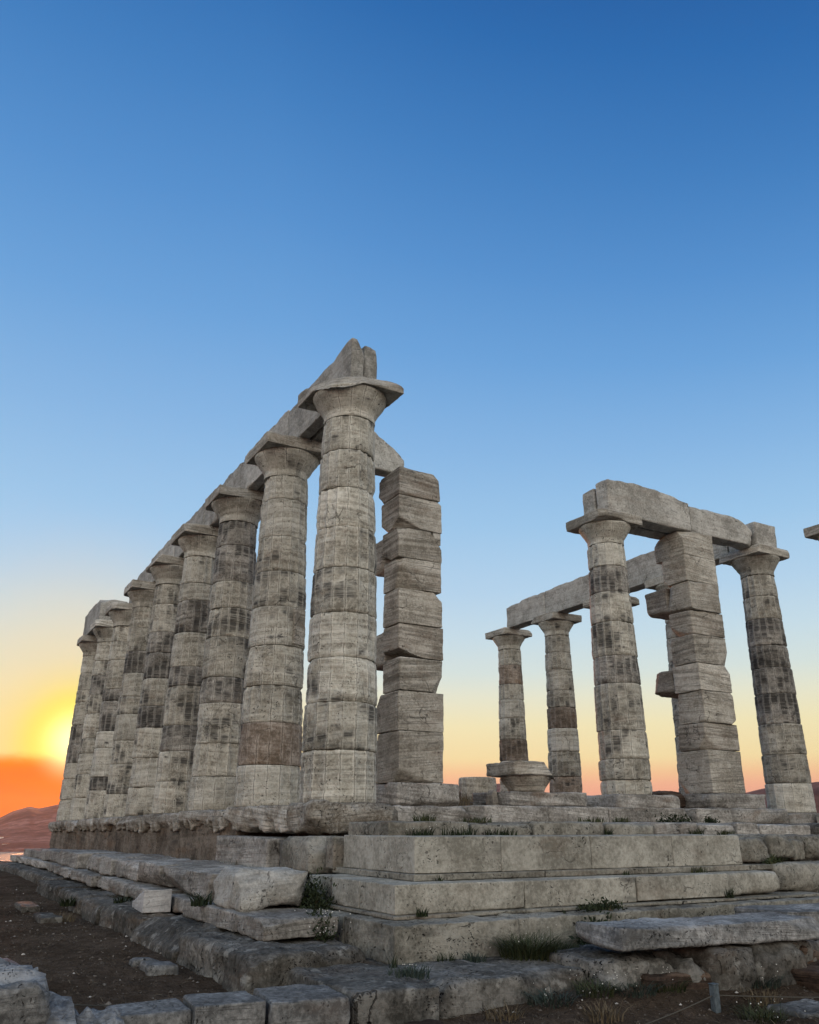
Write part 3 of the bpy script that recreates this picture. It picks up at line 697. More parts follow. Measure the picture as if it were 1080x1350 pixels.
for k in range(4):
    u0 = 2.4 + 4.6*k
    block('core_wall', (u0+.01, u0+4.59, -0.50, 0.5, -1.05, -0.20-0.02*k*1.9), 'wall_core',
          ['brown crumbling core wall nearest the dressed grey blocks', 'second brown core wall piece along the left colonnade', 'third brown core wall piece along the left colonnade', 'farthest brown core wall piece toward the sea'][k],
          'wall', GX, res=0.07, r=0.04, rough=0.05, freq=4)
GD = 'dressed blocks below the near left columns'
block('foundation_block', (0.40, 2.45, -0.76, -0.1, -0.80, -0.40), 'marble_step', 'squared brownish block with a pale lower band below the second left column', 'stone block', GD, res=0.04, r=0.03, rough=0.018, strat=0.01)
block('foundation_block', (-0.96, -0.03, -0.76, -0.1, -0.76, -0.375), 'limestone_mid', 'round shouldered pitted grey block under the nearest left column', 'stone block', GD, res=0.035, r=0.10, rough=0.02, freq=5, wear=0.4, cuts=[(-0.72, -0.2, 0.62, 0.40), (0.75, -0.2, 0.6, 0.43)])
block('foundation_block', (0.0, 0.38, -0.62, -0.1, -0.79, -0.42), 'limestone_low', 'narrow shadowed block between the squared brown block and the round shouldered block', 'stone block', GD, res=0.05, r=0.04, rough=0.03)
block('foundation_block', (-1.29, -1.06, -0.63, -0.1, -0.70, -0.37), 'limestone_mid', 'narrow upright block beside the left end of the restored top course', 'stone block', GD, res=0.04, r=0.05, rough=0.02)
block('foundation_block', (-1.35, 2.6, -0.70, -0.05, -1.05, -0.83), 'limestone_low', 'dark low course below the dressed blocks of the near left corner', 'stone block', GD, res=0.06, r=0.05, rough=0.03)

# ---------------------------------------------------------------- restored east steps
G1 = 'restored top course blocks facing the viewer'
for k, (u0, u1, v0, v1, lb) in enumerate([(-2.9, -1.36, -0.546, 0.436, 'pale restored corner block with a thin crack, left end of the top course'), (-2.9, -2.0, 0.441, 1.589, 'pitted second block of the restored top course'),
                           (-2.9, -2.0, 1.594, 2.771, 'pitted third block of the restored top course, spongy holes'), (-2.9, -2.0, 2.776, 3.887, 'smooth fourth block, right end of the restored top course')]):
    block('step_block', (u0, u1, v0, v1, -0.675, -0.355), 'limestone_new', lb, 'step block', G1, res=0.04, r=0.010, rough=0.007, freq=6, wear=0.9)
G2 = 'thin levelling slabs between the restored courses'
for k, (v0, v1) in enumerate([(-0.60, 0.9), (0.91, 2.3), (2.31, 4.3)]):
    block('levelling_slab', (-2.985, -1.2, v0, v1, -0.733, -0.678), 'limestone_mid', ['thin slab under the corner of the restored top course', 'thin slab under the middle of the restored top course', 'thin slab under the right end of the restored top course'][k], 'thin slab', G2, res=0.06, r=0.010, rough=0.006)
G3 = 'restored middle course blocks'
for (u0, u1, v0, v1, z0, lb) in [(-3.3, -2.62, -0.97, 0.405, -0.972, 'clean corner block of the restored middle course'), (-2.61, -2.0, -0.97, -0.3, -0.972, 'block left of the middle course corner, dark pitted joint'),
                             (-1.99, -1.42, -0.965, -0.3, -0.972, 'left end block of the middle course beside the dark shrub'), (-3.3, -2.5, 0.41, 1.80, -0.972, 'long middle course block above the big grass tuft'),
                             (-3.31, -2.5, 1.81, 3.127, -0.962, 'pale smooth middle course block overhanging a weedy gap'), (-3.27, -2.5, 3.14, 4.05, -0.96, 'middle course block with a broken rounded right end')]:
    block('step_block', (u0, u1, v0, v1, z0, -0.736), 'limestone_new', lb, 'step block', G3, res=0.04, r=0.012 if v1 < 4 else 0.07, rough=0.008, freq=6, wear=1.0)
G4 = 'thin slabs below the middle course'
for (v0, v1, lb) in [(-1.02, 1.2, 'thin dark slab below the middle course corner'), (1.22, 4.6, 'thin dark slab below the right half of the middle course')]:
    block('levelling_slab', (-3.38, -1.5, v0, v1, -1.003, -0.975), 'limestone_mid', lb, 'thin slab', G4, res=0.06, r=0.008, rough=0.006)
G5 = 'rough lower course blocks under the restored steps'
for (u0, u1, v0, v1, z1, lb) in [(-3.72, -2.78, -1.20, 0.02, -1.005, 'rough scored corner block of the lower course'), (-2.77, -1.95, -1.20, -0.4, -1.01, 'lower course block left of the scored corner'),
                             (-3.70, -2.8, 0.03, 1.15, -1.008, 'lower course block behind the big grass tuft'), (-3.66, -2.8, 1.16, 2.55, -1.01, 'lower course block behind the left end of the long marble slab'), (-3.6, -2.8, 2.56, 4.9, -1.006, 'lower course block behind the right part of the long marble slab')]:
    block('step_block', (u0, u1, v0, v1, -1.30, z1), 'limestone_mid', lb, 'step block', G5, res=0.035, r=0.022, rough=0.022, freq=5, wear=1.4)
G6 = 'broken blocks right of the restored courses'
for (u0, u1, v0, v1, z0, z1, lb, cuts) in [(-2.82, -2.1, 3.92, 4.50, -0.66, -0.40, 'rounded broken block beside the right end of the top course', ()), (-2.80, -2.1, 4.52, 5.06, -0.62, -0.365, 'cracked pale block above the green weed', [(-0.6, 0.6, 0.5, 0.3)]),
                               (-2.72, -2.1, 5.08, 5.30, -0.66, -0.42, 'small split stone between two broken blocks at right', ()), (-2.76, -2.1, 5.32, 6.4, -0.64, -0.37, 'squared broken block at the right edge, top course level', ()),
                               (-3.12, -2.4, 4.30, 5.9, -0.97, -0.67, 'big rough boulder like block at the right edge, middle course level', [(-0.5, -0.7, 0.5, 0.72)])]:
    block('broken_block', (u0, u1, v0, v1, z0, z1), 'limestone_mid', lb, 'broken block', G6, res=0.04, r=0.07, rough=0.035, freq=4, cuts=cuts, wear=1.6)
# row under the porch and the porch floor edge
G7 = 'low weedy row above the top course'
vs = [-0.3, 0.75, 1.62, 2.72, 3.55, 4.32, 5.05, 5.5, 6.6]
rl = ['dark overgrown stretch of the low row beside the eroded near block', 'low row block under the left pillar base', 'low row block with white flowers in front', 'low row block left of the narrow gap',
      'longest pale low row block below the porch column', 'low row block with a weed at its right end', 'cracked low row block below the right pillar', 'low row block at the far right, broken top']
for k in range(8):
    block('row_block', (-1.9, -0.9, vs[k]+0.012, vs[k+1]-0.012, -0.40, -0.215-0.02*(k % 2)), 'marble_step' if k > 3 else 'limestone_mid', rl[k], 'stone block', G7, res=0.045, r=0.04, rough=0.02, wear=1.4)
block('row_block', (-2.0, -0.9, 6.62, 9.5, -0.40, -0.22), 'limestone_low', 'long row block running out of the photo at right', 'stone block', G7, res=0.08, r=0.05, rough=0.03)
G8 = 'porch floor edge slabs'
vs = [3.10, 4.35, 5.65, 7.75, 8.68]
fl = ['cracked porch floor slab beside the left pillar base', 'porch floor slab under the broken capital', 'grey porch floor slab with a broken slanted right end', 'porch floor slab at the dark hole left of the right pillar']
for k in range(4):
    block('floor_slab', (1.25, 3.2, vs[k]+0.006, vs[k+1]-0.006, -0.22, 0.045), 'marble_step', fl[k], 'floor slab', G8, res=0.05, r=0.03, rough=0.015, strat=0.008, cuts=[(-0.3, 0.8, 0.5, 0.98)] if k == 2 else ())
block('floor_slab', (1.5, 4.5, 10.78, 13.0, -0.30, 0.0), 'marble_step', 'floor slab under the right hand column', 'floor slab', G8, res=0.08, r=0.03, rough=0.015, strat=0.008)
block('floor_slab', (4.6, 14.0, 11.4, 13.0, -0.30, -0.02), 'marble_step', 'long floor edge under the far right colonnade', 'floor slab', G8, res=0.15, r=0.03, rough=0.015)
block('floor_slab', (-1.2, 1.4, 11.3, 13.0, -0.30, -0.02), 'marble_step', 'floor slab running out of the photo at the right edge', 'floor slab', G8, res=0.15, r=0.03, rough=0.015)

# ---------------------------------------------------------------- south steps (left side)
rng9 = random.Random(4)
G9 = 'marble step blocks along the left flank'
for (u0, u1, v0, v1, z0, z1, mt, lb, kw) in [
    (-1.05, 1.15, -1.86, -1.0, -0.985, -0.725, 'marble_step', 'pale marble step block left of the grey boulder, cracked down the middle', {}),
    (1.22, 2.5, -1.84, -0.9, -0.985, -0.72, 'marble_step', 'marble step block with a dark brown end, above the white wedge', {}),
    (2.52, 4.1, -1.81, -0.9, -0.985, -0.735, 'marble_step', 'step block beyond the one with the brown end, left flank', {}),
    (4.13, 5.2, -1.85, -0.9, -0.985, -0.72, 'marble_step', 'short step block in the middle of the left flank', {}),
    (5.22, 6.6, -1.82, -0.9, -0.985, -0.74, 'marble_step', 'step block with a chipped left end before the gap on the left flank', {'cuts': [(0.7, -0.6, 0.4, 0.62)]}),
    (7.1, 9.4, -1.86, -1.0, -1.0, -0.74, 'marble_step', 'step block with a dark broken end beyond the gap on the left flank', {}),
    (9.45, 12.0, -1.82, -1.0, -1.0, -0.78, 'marble_step', 'farther flat step block toward the sea on the left flank', {}),
    (12.05, 15.5, -1.80, -1.0, -1.02, -0.84, 'marble_step', 'farthest low step block toward the sea', {})]:
    block('step_block', (u0, u1, v0, v1, z0, z1), mt, lb, 'step block', G9, res=0.045 if u0 < 7 else 0.08, r=0.04, rough=0.026, strat=0.010, wear=1.6, breaks=5, yaw=rng9.uniform(-2.2, 2.2), **kw)
block('boulder_block', (-2.10, -1.20, -1.92, -1.24, -0.992, -0.655), 'marble_beam', 'rough grey boulder like block sitting on the marble slab beside the dark shrub', 'boulder', res=0.035, r=0.06, rough=0.05, freq=2.6, wear=1.6,
      cuts=[(-0.7, -0.3, 0.65, 0.36), (-0.6, 0.7, -0.3, 0.45), (0.1, -0.8, 0.6, 0.34)])
G10 = 'low marble slabs below the left flank steps'
for (u0, u1, v0, v1, z0, z1, lb) in [(-2.86, -0.55, -2.0, -1.3, -1.158, -0.998, 'cracked pale marble slab under the grey boulder'), (-0.53, 0.35, -1.98, -1.3, -1.15, -1.0, 'plain low slab behind the white wedge'),
                                (0.9, 2.3, -1.99, -1.3, -1.16, -0.995, 'low slab left of the white wedge, past the dark gap'), (2.34, 3.5, -1.98, -1.3, -1.16, -0.99, 'low slab in the middle of the left flank, nearer piece'), (3.53, 4.6, -1.95, -1.3, -1.16, -1.0, 'low slab in the middle of the left flank, farther piece'),
                                (4.63, 7.0, -2.0, -1.3, -1.16, -1.0, 'low slab with a weathered front further along the left flank'), (7.02, 10.0, -1.98, -1.3, -1.15, -1.0, 'low slab near the far end of the left flank'), (10.05, 16.3, -1.98, -1.3, -1.15, -1.01, 'farthest low slab running to the sea end')]:
    block('low_slab', (u0, u1, v0, v1, z0, z1), 'marble_step', lb, 'stone slab', G10, res=0.04 if u0 < 5 else 0.08, r=0.03, rough=0.022, strat=0.010, wear=1.6, breaks=4, yaw=rng9.uniform(-2, 2))
G11 = 'rough foundation blocks along the left flank'
for (u0, u1, v0, v1, z0, z1, lb) in [(-3.55, -1.85, -2.38, -1.3, -1.50, -1.17, 'large dark foundation block with a shadowed face, nearest on the left flank'), (-1.83, -0.3, -2.46, -1.4, -1.50, -1.17, 'pitted foundation block in front of the marble slab'),
                                (-0.28, 1.5, -2.44, -1.4, -1.5, -1.165, 'foundation block the white wedge sits on'), (1.55, 2.9, -2.45, -1.4, -1.5, -1.20, 'sunken foundation block left of the white wedge'),
                                (2.95, 4.0, -2.46, -1.4, -1.5, -1.17, 'foundation block with an eroded top, middle of the left flank'), (4.05, 5.3, -2.38, -1.4, -1.5, -1.21, 'lower foundation block past the eroded topped one'), (5.35, 7.6, -2.42, -1.4, -1.5, -1.19, 'far foundation block along the left flank'), (7.65, 16.6, -2.36, -1.4, -1.5, -1.17, 'farthest foundation block along the left flank')]:
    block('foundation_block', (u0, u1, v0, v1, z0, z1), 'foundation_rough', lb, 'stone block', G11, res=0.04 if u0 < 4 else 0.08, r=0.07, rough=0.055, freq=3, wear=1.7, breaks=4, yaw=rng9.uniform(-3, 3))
# white wedge shaped marker stone
X, Q = block_mesh((0.74, 0.30, 0.23), res=0.03, r=0.010, rough=0.003, wear=0.3, cuts=[(0.20, -0.06, 0.975, 0.035)])
wd = link('marker_stone', mesh('marker_stone', X + np.array([0, 0, 0.135]), Q), MAT['marble_white'], None, (-0.27, -2.15, -1.168)); wd.rotation_euler = (0, 0, math.radians(-4))
tag(wd, 'clean white wedge shaped stone leaning before the left flank steps', 'marker stone')

# front row at the bottom and slabs right
G12 = 'front foundation row nearest the viewer'
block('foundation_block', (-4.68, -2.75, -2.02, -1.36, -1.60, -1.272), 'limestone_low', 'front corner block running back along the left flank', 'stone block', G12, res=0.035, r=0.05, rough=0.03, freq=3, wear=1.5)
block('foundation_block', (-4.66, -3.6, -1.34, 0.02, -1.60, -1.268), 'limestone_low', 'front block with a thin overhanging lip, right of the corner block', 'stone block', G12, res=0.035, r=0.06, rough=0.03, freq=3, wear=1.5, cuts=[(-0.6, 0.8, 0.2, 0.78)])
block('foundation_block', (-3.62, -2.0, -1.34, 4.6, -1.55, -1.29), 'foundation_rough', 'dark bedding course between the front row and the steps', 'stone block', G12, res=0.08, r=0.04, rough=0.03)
GR = 'loose rubble below the long marble slab'
for k, (u, v, s, lb) in enumerate([(-4.40, 0.16, 0.30, 'pale knobbly stone right of the front block'), (-4.36, 0.50, 0.34, 'rounded pale stone under the left end of the long marble slab'), (-4.52, 0.80, 0.22, 'small angular stone under the long marble slab'),
                         (-4.60, 1.1, 0.30, 'grey footing stone under the middle of the long marble slab'), (-4.56, 1.60, 0.42, 'flat footing stone behind a dark weed'), (-4.45, 2.15, 0.42, 'footing stone under the joint of the long slabs'), (-4.4, 2.75, 0.5, 'footing stone at the right edge of the photo')]):
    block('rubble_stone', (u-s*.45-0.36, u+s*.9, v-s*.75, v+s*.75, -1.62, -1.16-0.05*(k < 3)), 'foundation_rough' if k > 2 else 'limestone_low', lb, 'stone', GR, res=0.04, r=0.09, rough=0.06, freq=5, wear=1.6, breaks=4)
GM = 'long weathered marble slabs at the lower right'
block('marble_slab', (-5.02, -4.42, 0.10, 2.18, -1.135, -0.985), 'marble_slab', 'long weathered marble slab with a sheared left end', 'stone slab', GM, res=0.035, r=0.03, rough=0.02, strat=0.02, yaw=-5, wear=1.2, cuts=[(-0.55, -0.83, 0, 1.06), (0, -1, 0.3, 1.0), (-0.8, 0.1, 0.6, 0.33)], breaks=4)
block('marble_slab', (-4.84, -4.2, 2.2, 4.4, -1.125, -0.965), 'marble_slab', 'marble slab running out of the photo at the lower right', 'stone slab', GM, res=0.045, r=0.03, rough=0.02, strat=0.02, yaw=-4, wear=1.2)
GF = 'row of pale marble slabs at the bottom edge'
block('paving_slab', (-4.47, -4.13, -3.46, -3.02, -1.62, -1.30), 'marble_slab', 'leftmost marble slab at the bottom edge, split across its top', 'stone slab', GF, res=0.035, r=0.02, rough=0.012, strat=0.015, tilt=(0, 1))
block('paving_slab', (-4.56, -4.12, -3.0, -2.56, -1.62, -1.285), 'marble_slab', 'middle marble slab at the bottom edge, diagonal joint', 'stone slab', GF, res=0.035, r=0.02, rough=0.012, strat=0.015, yaw=-5)
block('paving_slab', (-4.68, -4.12, -2.53, -2.03, -1.62, -1.285), 'marble_slab', 'right marble slab at the bottom edge with a rough dark front', 'stone slab', GF, res=0.035, r=0.03, rough=0.02, strat=0.015, yaw=-8, cuts=[(-0.7, 0.7, 0.2, 0.62)])
GL = 'pale rough rocks at the lower left corner'
for (bx, lb) in [((-4.9, -4.0, -4.6, -3.90, -1.7, -1.04), 'tall pale knobbly rock at the lower left corner'), ((-4.7, -4.2, -3.95, -3.72, -1.7, -1.22), 'smaller pale rock leaning on the corner rock'), ((-5.0, -4.2, -3.72, -3.48, -1.7, -1.32), 'low flat rock between the corner rock and the marble slabs')]:
    block('rock', bx, 'marble_slab', lb, 'rock', GL, res=0.028, r=0.15, rough=0.11, freq=5, wear=1.6, breaks=6)
GT = 'brown rocks lying on the ground at lower right'
for (bx, lb, kw) in [((-4.98, -4.40, 0.28, 1.05, -1.60, -1.315), 'flat reddish brown rock slab on the ground at lower right', {}), ((-5.0, -4.0, 2.0, 3.4, -1.6, -1.20), 'layered brown outcrop at the right edge', {}), ((-5.35, -4.8, 1.7, 2.7, -1.62, -1.335), 'lower ledge of the brown outcrop at the right edge', {}),
                 ((-5.05, -4.7, -1.75, -1.42, -1.62, -1.46), 'small brown stone at the bottom edge below the front corner', {})]:
    block('ground_rock', bx, 'red_rock', lb, 'rock', GT, res=0.035, r=0.05, rough=0.04, freq=4, strat=0.03, wear=1.4)
block('ground_rock', (-5.72, -5.35, 1.02, 1.5, -1.66, -1.49), 'marble_slab', 'pale flat stone on the ground below the brown outcrop', 'rock', res=0.04, r=0.04, rough=0.02)
for (bx, lb) in [((-2.05, -1.82, -2.82, -2.62, -1.44, -1.345), 'farther small grey stone lying on the bare earth'), ((-2.5, -2.2, -2.8, -2.56, -1.45, -1.335), 'nearer small pointed grey stone lying on the bare earth')]:
    block('loose_stone', bx, 'marble_slab', lb, 'stone', 'grey stones on the bare earth', res=0.03, r=0.03, rough=0.03)
for (bx, lb) in [((2.0, 2.8, -3.05, -2.8, -1.42, -1.335), 'thin flat slab half sunk in the earth, nearer of two'), ((3.6, 4.6, -3.1, -2.85, -1.42, -1.32), 'thin flat slab half sunk in the earth, farther of two')]:
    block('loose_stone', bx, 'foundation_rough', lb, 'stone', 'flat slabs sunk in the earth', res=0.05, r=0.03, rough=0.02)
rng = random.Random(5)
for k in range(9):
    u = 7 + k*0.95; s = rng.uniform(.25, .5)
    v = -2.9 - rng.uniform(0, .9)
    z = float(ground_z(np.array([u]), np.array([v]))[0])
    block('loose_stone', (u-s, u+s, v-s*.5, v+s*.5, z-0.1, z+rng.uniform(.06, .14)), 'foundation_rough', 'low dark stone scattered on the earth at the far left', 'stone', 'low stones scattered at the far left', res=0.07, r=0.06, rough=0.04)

# ---------------------------------------------------------------- rope barrier
pz = float(ground_z(np.array([-5.3]), np.array([0.57]))[0])
post = empty('barrier_post', (5.3, 0.57, pz), 'short grey blue barrier post at the bottom edge', 'post')
X, Q = block_mesh((0.05, 0.05, 0.19), res=0.02, r=0.004, rough=0.001, wear=0.2); link('post_shaft', mesh('post_shaft', X + np.array([0, 0, 0.075]), Q), MAT['painted_post'], post)
X, Q = block_mesh((0.056, 0.056, 0.008), res=0.02, r=0.003, rough=0.0, wear=0.2); link('post_cap', mesh('post_cap', X + np.array([0, 0, 0.175]), Q), MAT['painted_post'], post)
def tube(pts, r, n=8):
    pts = [Vector(p) for p in pts]; V = []; q = []
    for i, p in enumerate(pts):
        d = (pts[min(i+1, len(pts)-1)] - pts[max(i-1, 0)]).normalized()
        a = d.cross(Vector((0, 0, 1))).normalized(); b_ = a.cross(d)
        for k in range(n): V.append(p + (a*math.cos(2*math.pi*k/n) + b_*math.sin(2*math.pi*k/n))*r)
    for i in range(len(pts)-1):
        for k in range(n): q.append((i*n+k, i*n+(k+1) % n, (i+1)*n+(k+1) % n, (i+1)*n+k))
    return np.array([tuple(v) for v in V]), q
def rope(name, a, b_, sag, label):
    pts = [Vector(a).lerp(Vector(b_), t_/24) - Vector((0, 0, sag*4*(t_/24)*(1-t_/24))) for t_ in range(25)]
    V, q = tube(pts, 0.004); tag(link(name, mesh(name, V, q), MAT['rope']), label, 'rope', 'barrier ropes')
rope('rope', (5.3, 0.6, pz+0.10), (5.9, 2.6, pz+0.04), 0.02, 'thin barrier rope running right from the grey blue post')
rope('rope', (5.3, 0.54, pz+0.10), (5.55, -1.2, pz-0.03), 0.03, 'thin barrier rope running left from the grey blue post')
rope('rope', (3.2, -3.85, -1.36), (4.15, -3.44, -1.30), 0.015, 'thin rope lying from the corner rocks to the marble slabs')

# ---------------------------------------------------------------- plants
def blades(n, h, spread, seed, lean=0.5, wid=0.006, seg=3):
    rng = np.random.default_rng(seed); V = []; q = []
    for i in range(n):
        a = rng.uniform(0, 2*np.pi); rr = spread*np.sqrt(rng.random()); b0 = np.array([np.cos(a)*rr, np.sin(a)*rr, -0.01])
        la = a + rng.normal(0, 0.8); hh = h*rng.uniform(0.45, 1.0); ln = hh*lean*rng.uniform(0.2, 1.2); w_ = wid*rng.uniform(.6, 1.3)
        side = np.array([-np.sin(la+rng.normal(0, .6)), np.cos(la), 0]); base = len(V)
        for s in range(seg+1):
            t_ = s/seg; c = b0 + np.array([np.cos(la)*ln*t_*t_, np.sin(la)*ln*t_*t_, hh*t_*(1-0.25*lean*t_)])
            ww = w_*(1-t_*0.85); V.append(c-side*ww); V.append(c+side*ww)
        for s in range(seg): k = base+2*s; q.append((k, k+1, k+3, k+2))
    return np.array(V), q
def leaves(n, size, rx, ry, rz, seed, clump=7):
    rng = np.random.default_rng(seed); V = []; q = []
    cent = rng.normal(0, 1, (clump, 3)); cent /= np.linalg.norm(cent, axis=1, keepdims=True); cent *= rng.uniform(.25, .8, (clump, 1))
    for i in range(n):
        c = cent[rng.integers(clump)] + rng.normal(0, 0.23, 3)
        c = np.array([c[0]*rx, c[1]*ry, (abs(c[2]) if rng.random() < .8 else c[2]*0.3)*rz])
        a = rng.normal(0, 1, 3); a[2] = abs(a[2])+0.3; a /= np.linalg.norm(a); b_ = np.cross(a, rng.normal(0, 1, 3)); b_ /= np.linalg.norm(b_)
        s = size*rng.uniform(.5, 1.2); k = len(V)
        V += [c, c+a*s*.5+b_*s*.22, c+a*s, c+a*s*.5-b_*s*.22]; q.append((k, k+1, k+2, k+3))
    return np.array(V), q
def dots(n, size, rx, ry, rz, seed):
    rng = np.random.default_rng(seed); V = []; t3 = []
    for i in range(n):
        c = np.array([rng.normal(0, .5)*rx, rng.normal(0, .5)*ry, rng.uniform(.2, 1.0)*rz]); s = size*rng.uniform(.6, 1.2); k = len(V)
        V += [c+np.array(d)*s for d in ((1, 0, 0), (-1, 0, 0), (0, 1, 0), (0, -1, 0), (0, 0, 1), (0, 0, -.6))]
        for a in ((0, 2, 4), (2, 1, 4), (1, 3, 4), (3, 0, 4), (2, 0, 5), (1, 2, 5), (3, 1, 5), (0, 3, 5)): t3.append(tuple(k+x for x in a))
    return np.array(V), t3
def link2(name, V, q, F, t3, mat, parent=None, loc=(0, 0, 0)):
    me = mesh(name, np.concatenate((V, F)), q, tris=np.array(t3)+len(V))
    o = link(name, me, MAT[mat], parent, loc); me.materials.append(MAT['petal'])
    mi = np.zeros(len(me.polygons), np.int32); mi[len(q):] = 1; me.polygons.foreach_set('material_index', mi)
    return o
PS = [500]
def tuft(u, v, z, h, spread, n, mat, label, name='grass_tuft', cat='grass tuft', group=None, lean=0.6, wid=0.006, flowers=0):
    PS[0] += 3
    V, q = blades(n, h, spread, PS[0], lean, wid)
    if flowers:
        F, t3 = dots(flowers, 0.006, spread*1.3, spread*1.3, h*.9, PS[0])
        return tag(link2(name, V, q, F, t3, mat, None, (-u, v, z)), label, cat, group)
    return tag(link(name, mesh(name, V, q), MAT[mat], None, (-u, v, z)), label, cat, group)
def shrub(u, v, z, rx, ry, rz, n, mat, label, size=0.05, flowers=0, group=None, name='shrub', cat='shrub'):
    PS[0] += 3
    r = empty(name, (-u, v, z), label, cat, group)
    V, q = leaves(n, size, rx, ry, rz, PS[0])
    if flowers:
        F, t3 = dots(flowers, 0.0075, rx, ry, rz, PS[0]); link2('foliage', V, q, F, t3, mat, r)
    else: link('foliage', mesh('foliage', V, q), MAT[mat], r)
    V, q = blades(14, rz*0.9, rx*.35, PS[0]+1, 0.8, 0.005); link('stems', mesh('stems', V, q), MAT['leaf_dry'], r)
    return r
shrub(-1.95, -1.12, -1.08, 0.36, 0.26, 0.36, 2300, 'leaf_dark', 'dark shrub filling the gap between the grey boulder and the restored steps', size=0.045)
shrub(-2.75, -1.42, -1.17, 0.30, 0.20, 0.22, 1500, 'leaf_dark', 'low dark shrub dotted with white flowers at the end of the marble slab', size=0.04, flowers=60)
tuft(-3.98, -0.06, -1.27, 0.34, 0.25, 800, 'leaf_green', 'big green grass tuft in front of the lower course', lean=1.5, wid=0.0035, flowers=10)
tuft(-3.86, 0.32, -1.27, 0.16, 0.25, 500, 'leaf_green', 'low spreading grass right of the big tuft', lean=1.8, wid=0.0035)
shrub(-3.95, 0.72, -1.27, 0.30, 0.24, 0.30, 1700, 'leaf_dark', 'dark fleshy leaved plant climbing at the left end of the long marble slab', size=0.06)
shrub(-3.55, 1.18, -1.0, 0.16, 0.30, 0.10, 520, 'leaf_dark', 'dark weeds in the gap under the pale overhanging block', size=0.04)
shrub(-2.90, 4.42, -0.72, 0.10, 0.20, 0.15, 620, 'leaf_green', 'fresh green weed between the broken blocks at right', size=0.045)
GG = 'grass tufts on the steps and ledges'
for (u, v, z, h, s, n, mt, lb, fl) in [
    (-1.96, 0.05, -0.36, 0.13, 0.16, 150, 'leaf_dark', 'dark grass beside the eroded near floor block', 8), (-1.95, 0.55, -0.36, 0.14, 0.2, 200, 'leaf_dark', 'grass with tiny white flowers on the ledge right of the near column', 14),
    (-1.94, 1.1, -0.36, 0.12, 0.2, 160, 'leaf_dark', 'dark ledge grass below the left pillar base', 10), (-1.1, 0.62, -0.21, 0.13, 0.14, 140, 'leaf_green', 'upright grass just below the left pillar base', 0),
    (-1.1, 1.35, -0.21, 0.09, 0.2, 120, 'leaf_green', 'short grass on the low row right of the left pillar', 0), (-1.93, 2.72, -0.36, 0.12, 0.05, 60, 'leaf_dark', 'dark weed in the narrow gap of the low row', 0),
    (-1.1, 3.2, -0.2, 0.09, 0.2, 110, 'leaf_green', 'short grass below the porch column', 0), (-1.94, 4.2, -0.36, 0.12, 0.1, 120, 'leaf_green', 'weed at the right end of the longest low row block', 0),
    (-1.93, 4.75, -0.36, 0.10, 0.14, 130, 'leaf_green', 'weed in front of the cracked low row block', 0), (-3.02, -0.35, -0.73, 0.07, 0.04, 26, 'leaf_dark', 'tiny weed at the foot of the restored corner block', 0),
    (-3.0, 1.95, -0.73, 0.06, 0.05, 30, 'leaf_dark', 'tiny weed below the spongy third block', 0), (-3.02, 3.0, -0.73, 0.09, 0.10, 60, 'leaf_green', 'weeds below the fourth top course block', 0),
    (-3.42, -0.78, -0.97, 0.09, 0.05, 60, 'leaf_dark', 'dark hanging weed at the middle course joint', 0), (-3.32, 3.1, -0.985, 0.16, 0.05, 60, 'leaf_dark', 'upright weed right of the pale overhanging block', 0),
    (-3.84, -1.28, -1.27, 0.14, 0.03, 18, 'leaf_dark', 'thin weed at the scored corner', 0), (-3.86, -0.82, -1.27, 0.10, 0.08, 60, 'leaf_dark', 'small weed in front of the scored corner block', 0),
    (-3.88, -0.55, -1.27, 0.08, 0.10, 110, 'leaf_blue', 'low grey green cushion in front of the scored corner block', 0), (-4.25, -1.36, -1.275, 0.10, 0.16, 150, 'leaf_blue', 'grey green plant growing over the front corner joint', 8)]:
    tuft(u, v, z, h, s, n, mt, lb, group=GG, flowers=fl)
tuft(-0.9, 3.9, -0.21, 0.11, 0.14, 120, 'leaf_green', 'grass on the low row below the right pillar', group=GG)
shrub(-1.2, 4.6, -0.22, 0.1, 0.32, 0.13, 600, 'leaf_dark', 'dark green bushy weed below the right pillar', size=0.04)
shrub(-1.2, 5.35, -0.22, 0.08, 0.14, 0.12, 300, 'leaf_dark', 'small dark weed right of the bushy one below the right pillar', size=0.04)
tuft(6.6, 6.4, 0.16, 0.38, 0.7, 900, 'leaf_dry', 'dry golden grass round the lone drum', lean=0.5, wid=0.005)
tuft(2.4, 3.3, 0.04, 0.22, 0.3, 260, 'leaf_dry', 'dry grass beside the reddish shard', lean=0.5, wid=0.004)
GB2 = 'low bushes on the ground at lower right'
for k, (u, v, lb) in enumerate([(-4.82, -0.55, 'grey green bush in front of the overhanging lip block'), (-4.86, -0.18, 'taller grey green bush at the right end of the front block'), (-4.95, 0.12, 'low bush left of the flat reddish rock'), (-4.95, 0.45, 'small green bush overlapping the flat reddish rock'),
                      (-4.62, 1.18, 'dark bush right of the flat reddish rock'), (-4.78, 1.62, 'bush before the footing stones at lower right'), (-5.05, 1.35, 'bush above the pale flat stone'), (-5.55, 0.75, 'bush right of the barrier post')]):
    z = float(ground_z(np.array([u]), np.array([v]))[0])
    tuft(u, v, z, 0.17, 0.16, 200, 'leaf_blue' if k % 2 == 0 else 'leaf_green', lb, 'low_bush', 'bush', GB2, lean=1.5, wid=0.004, flowers=9)
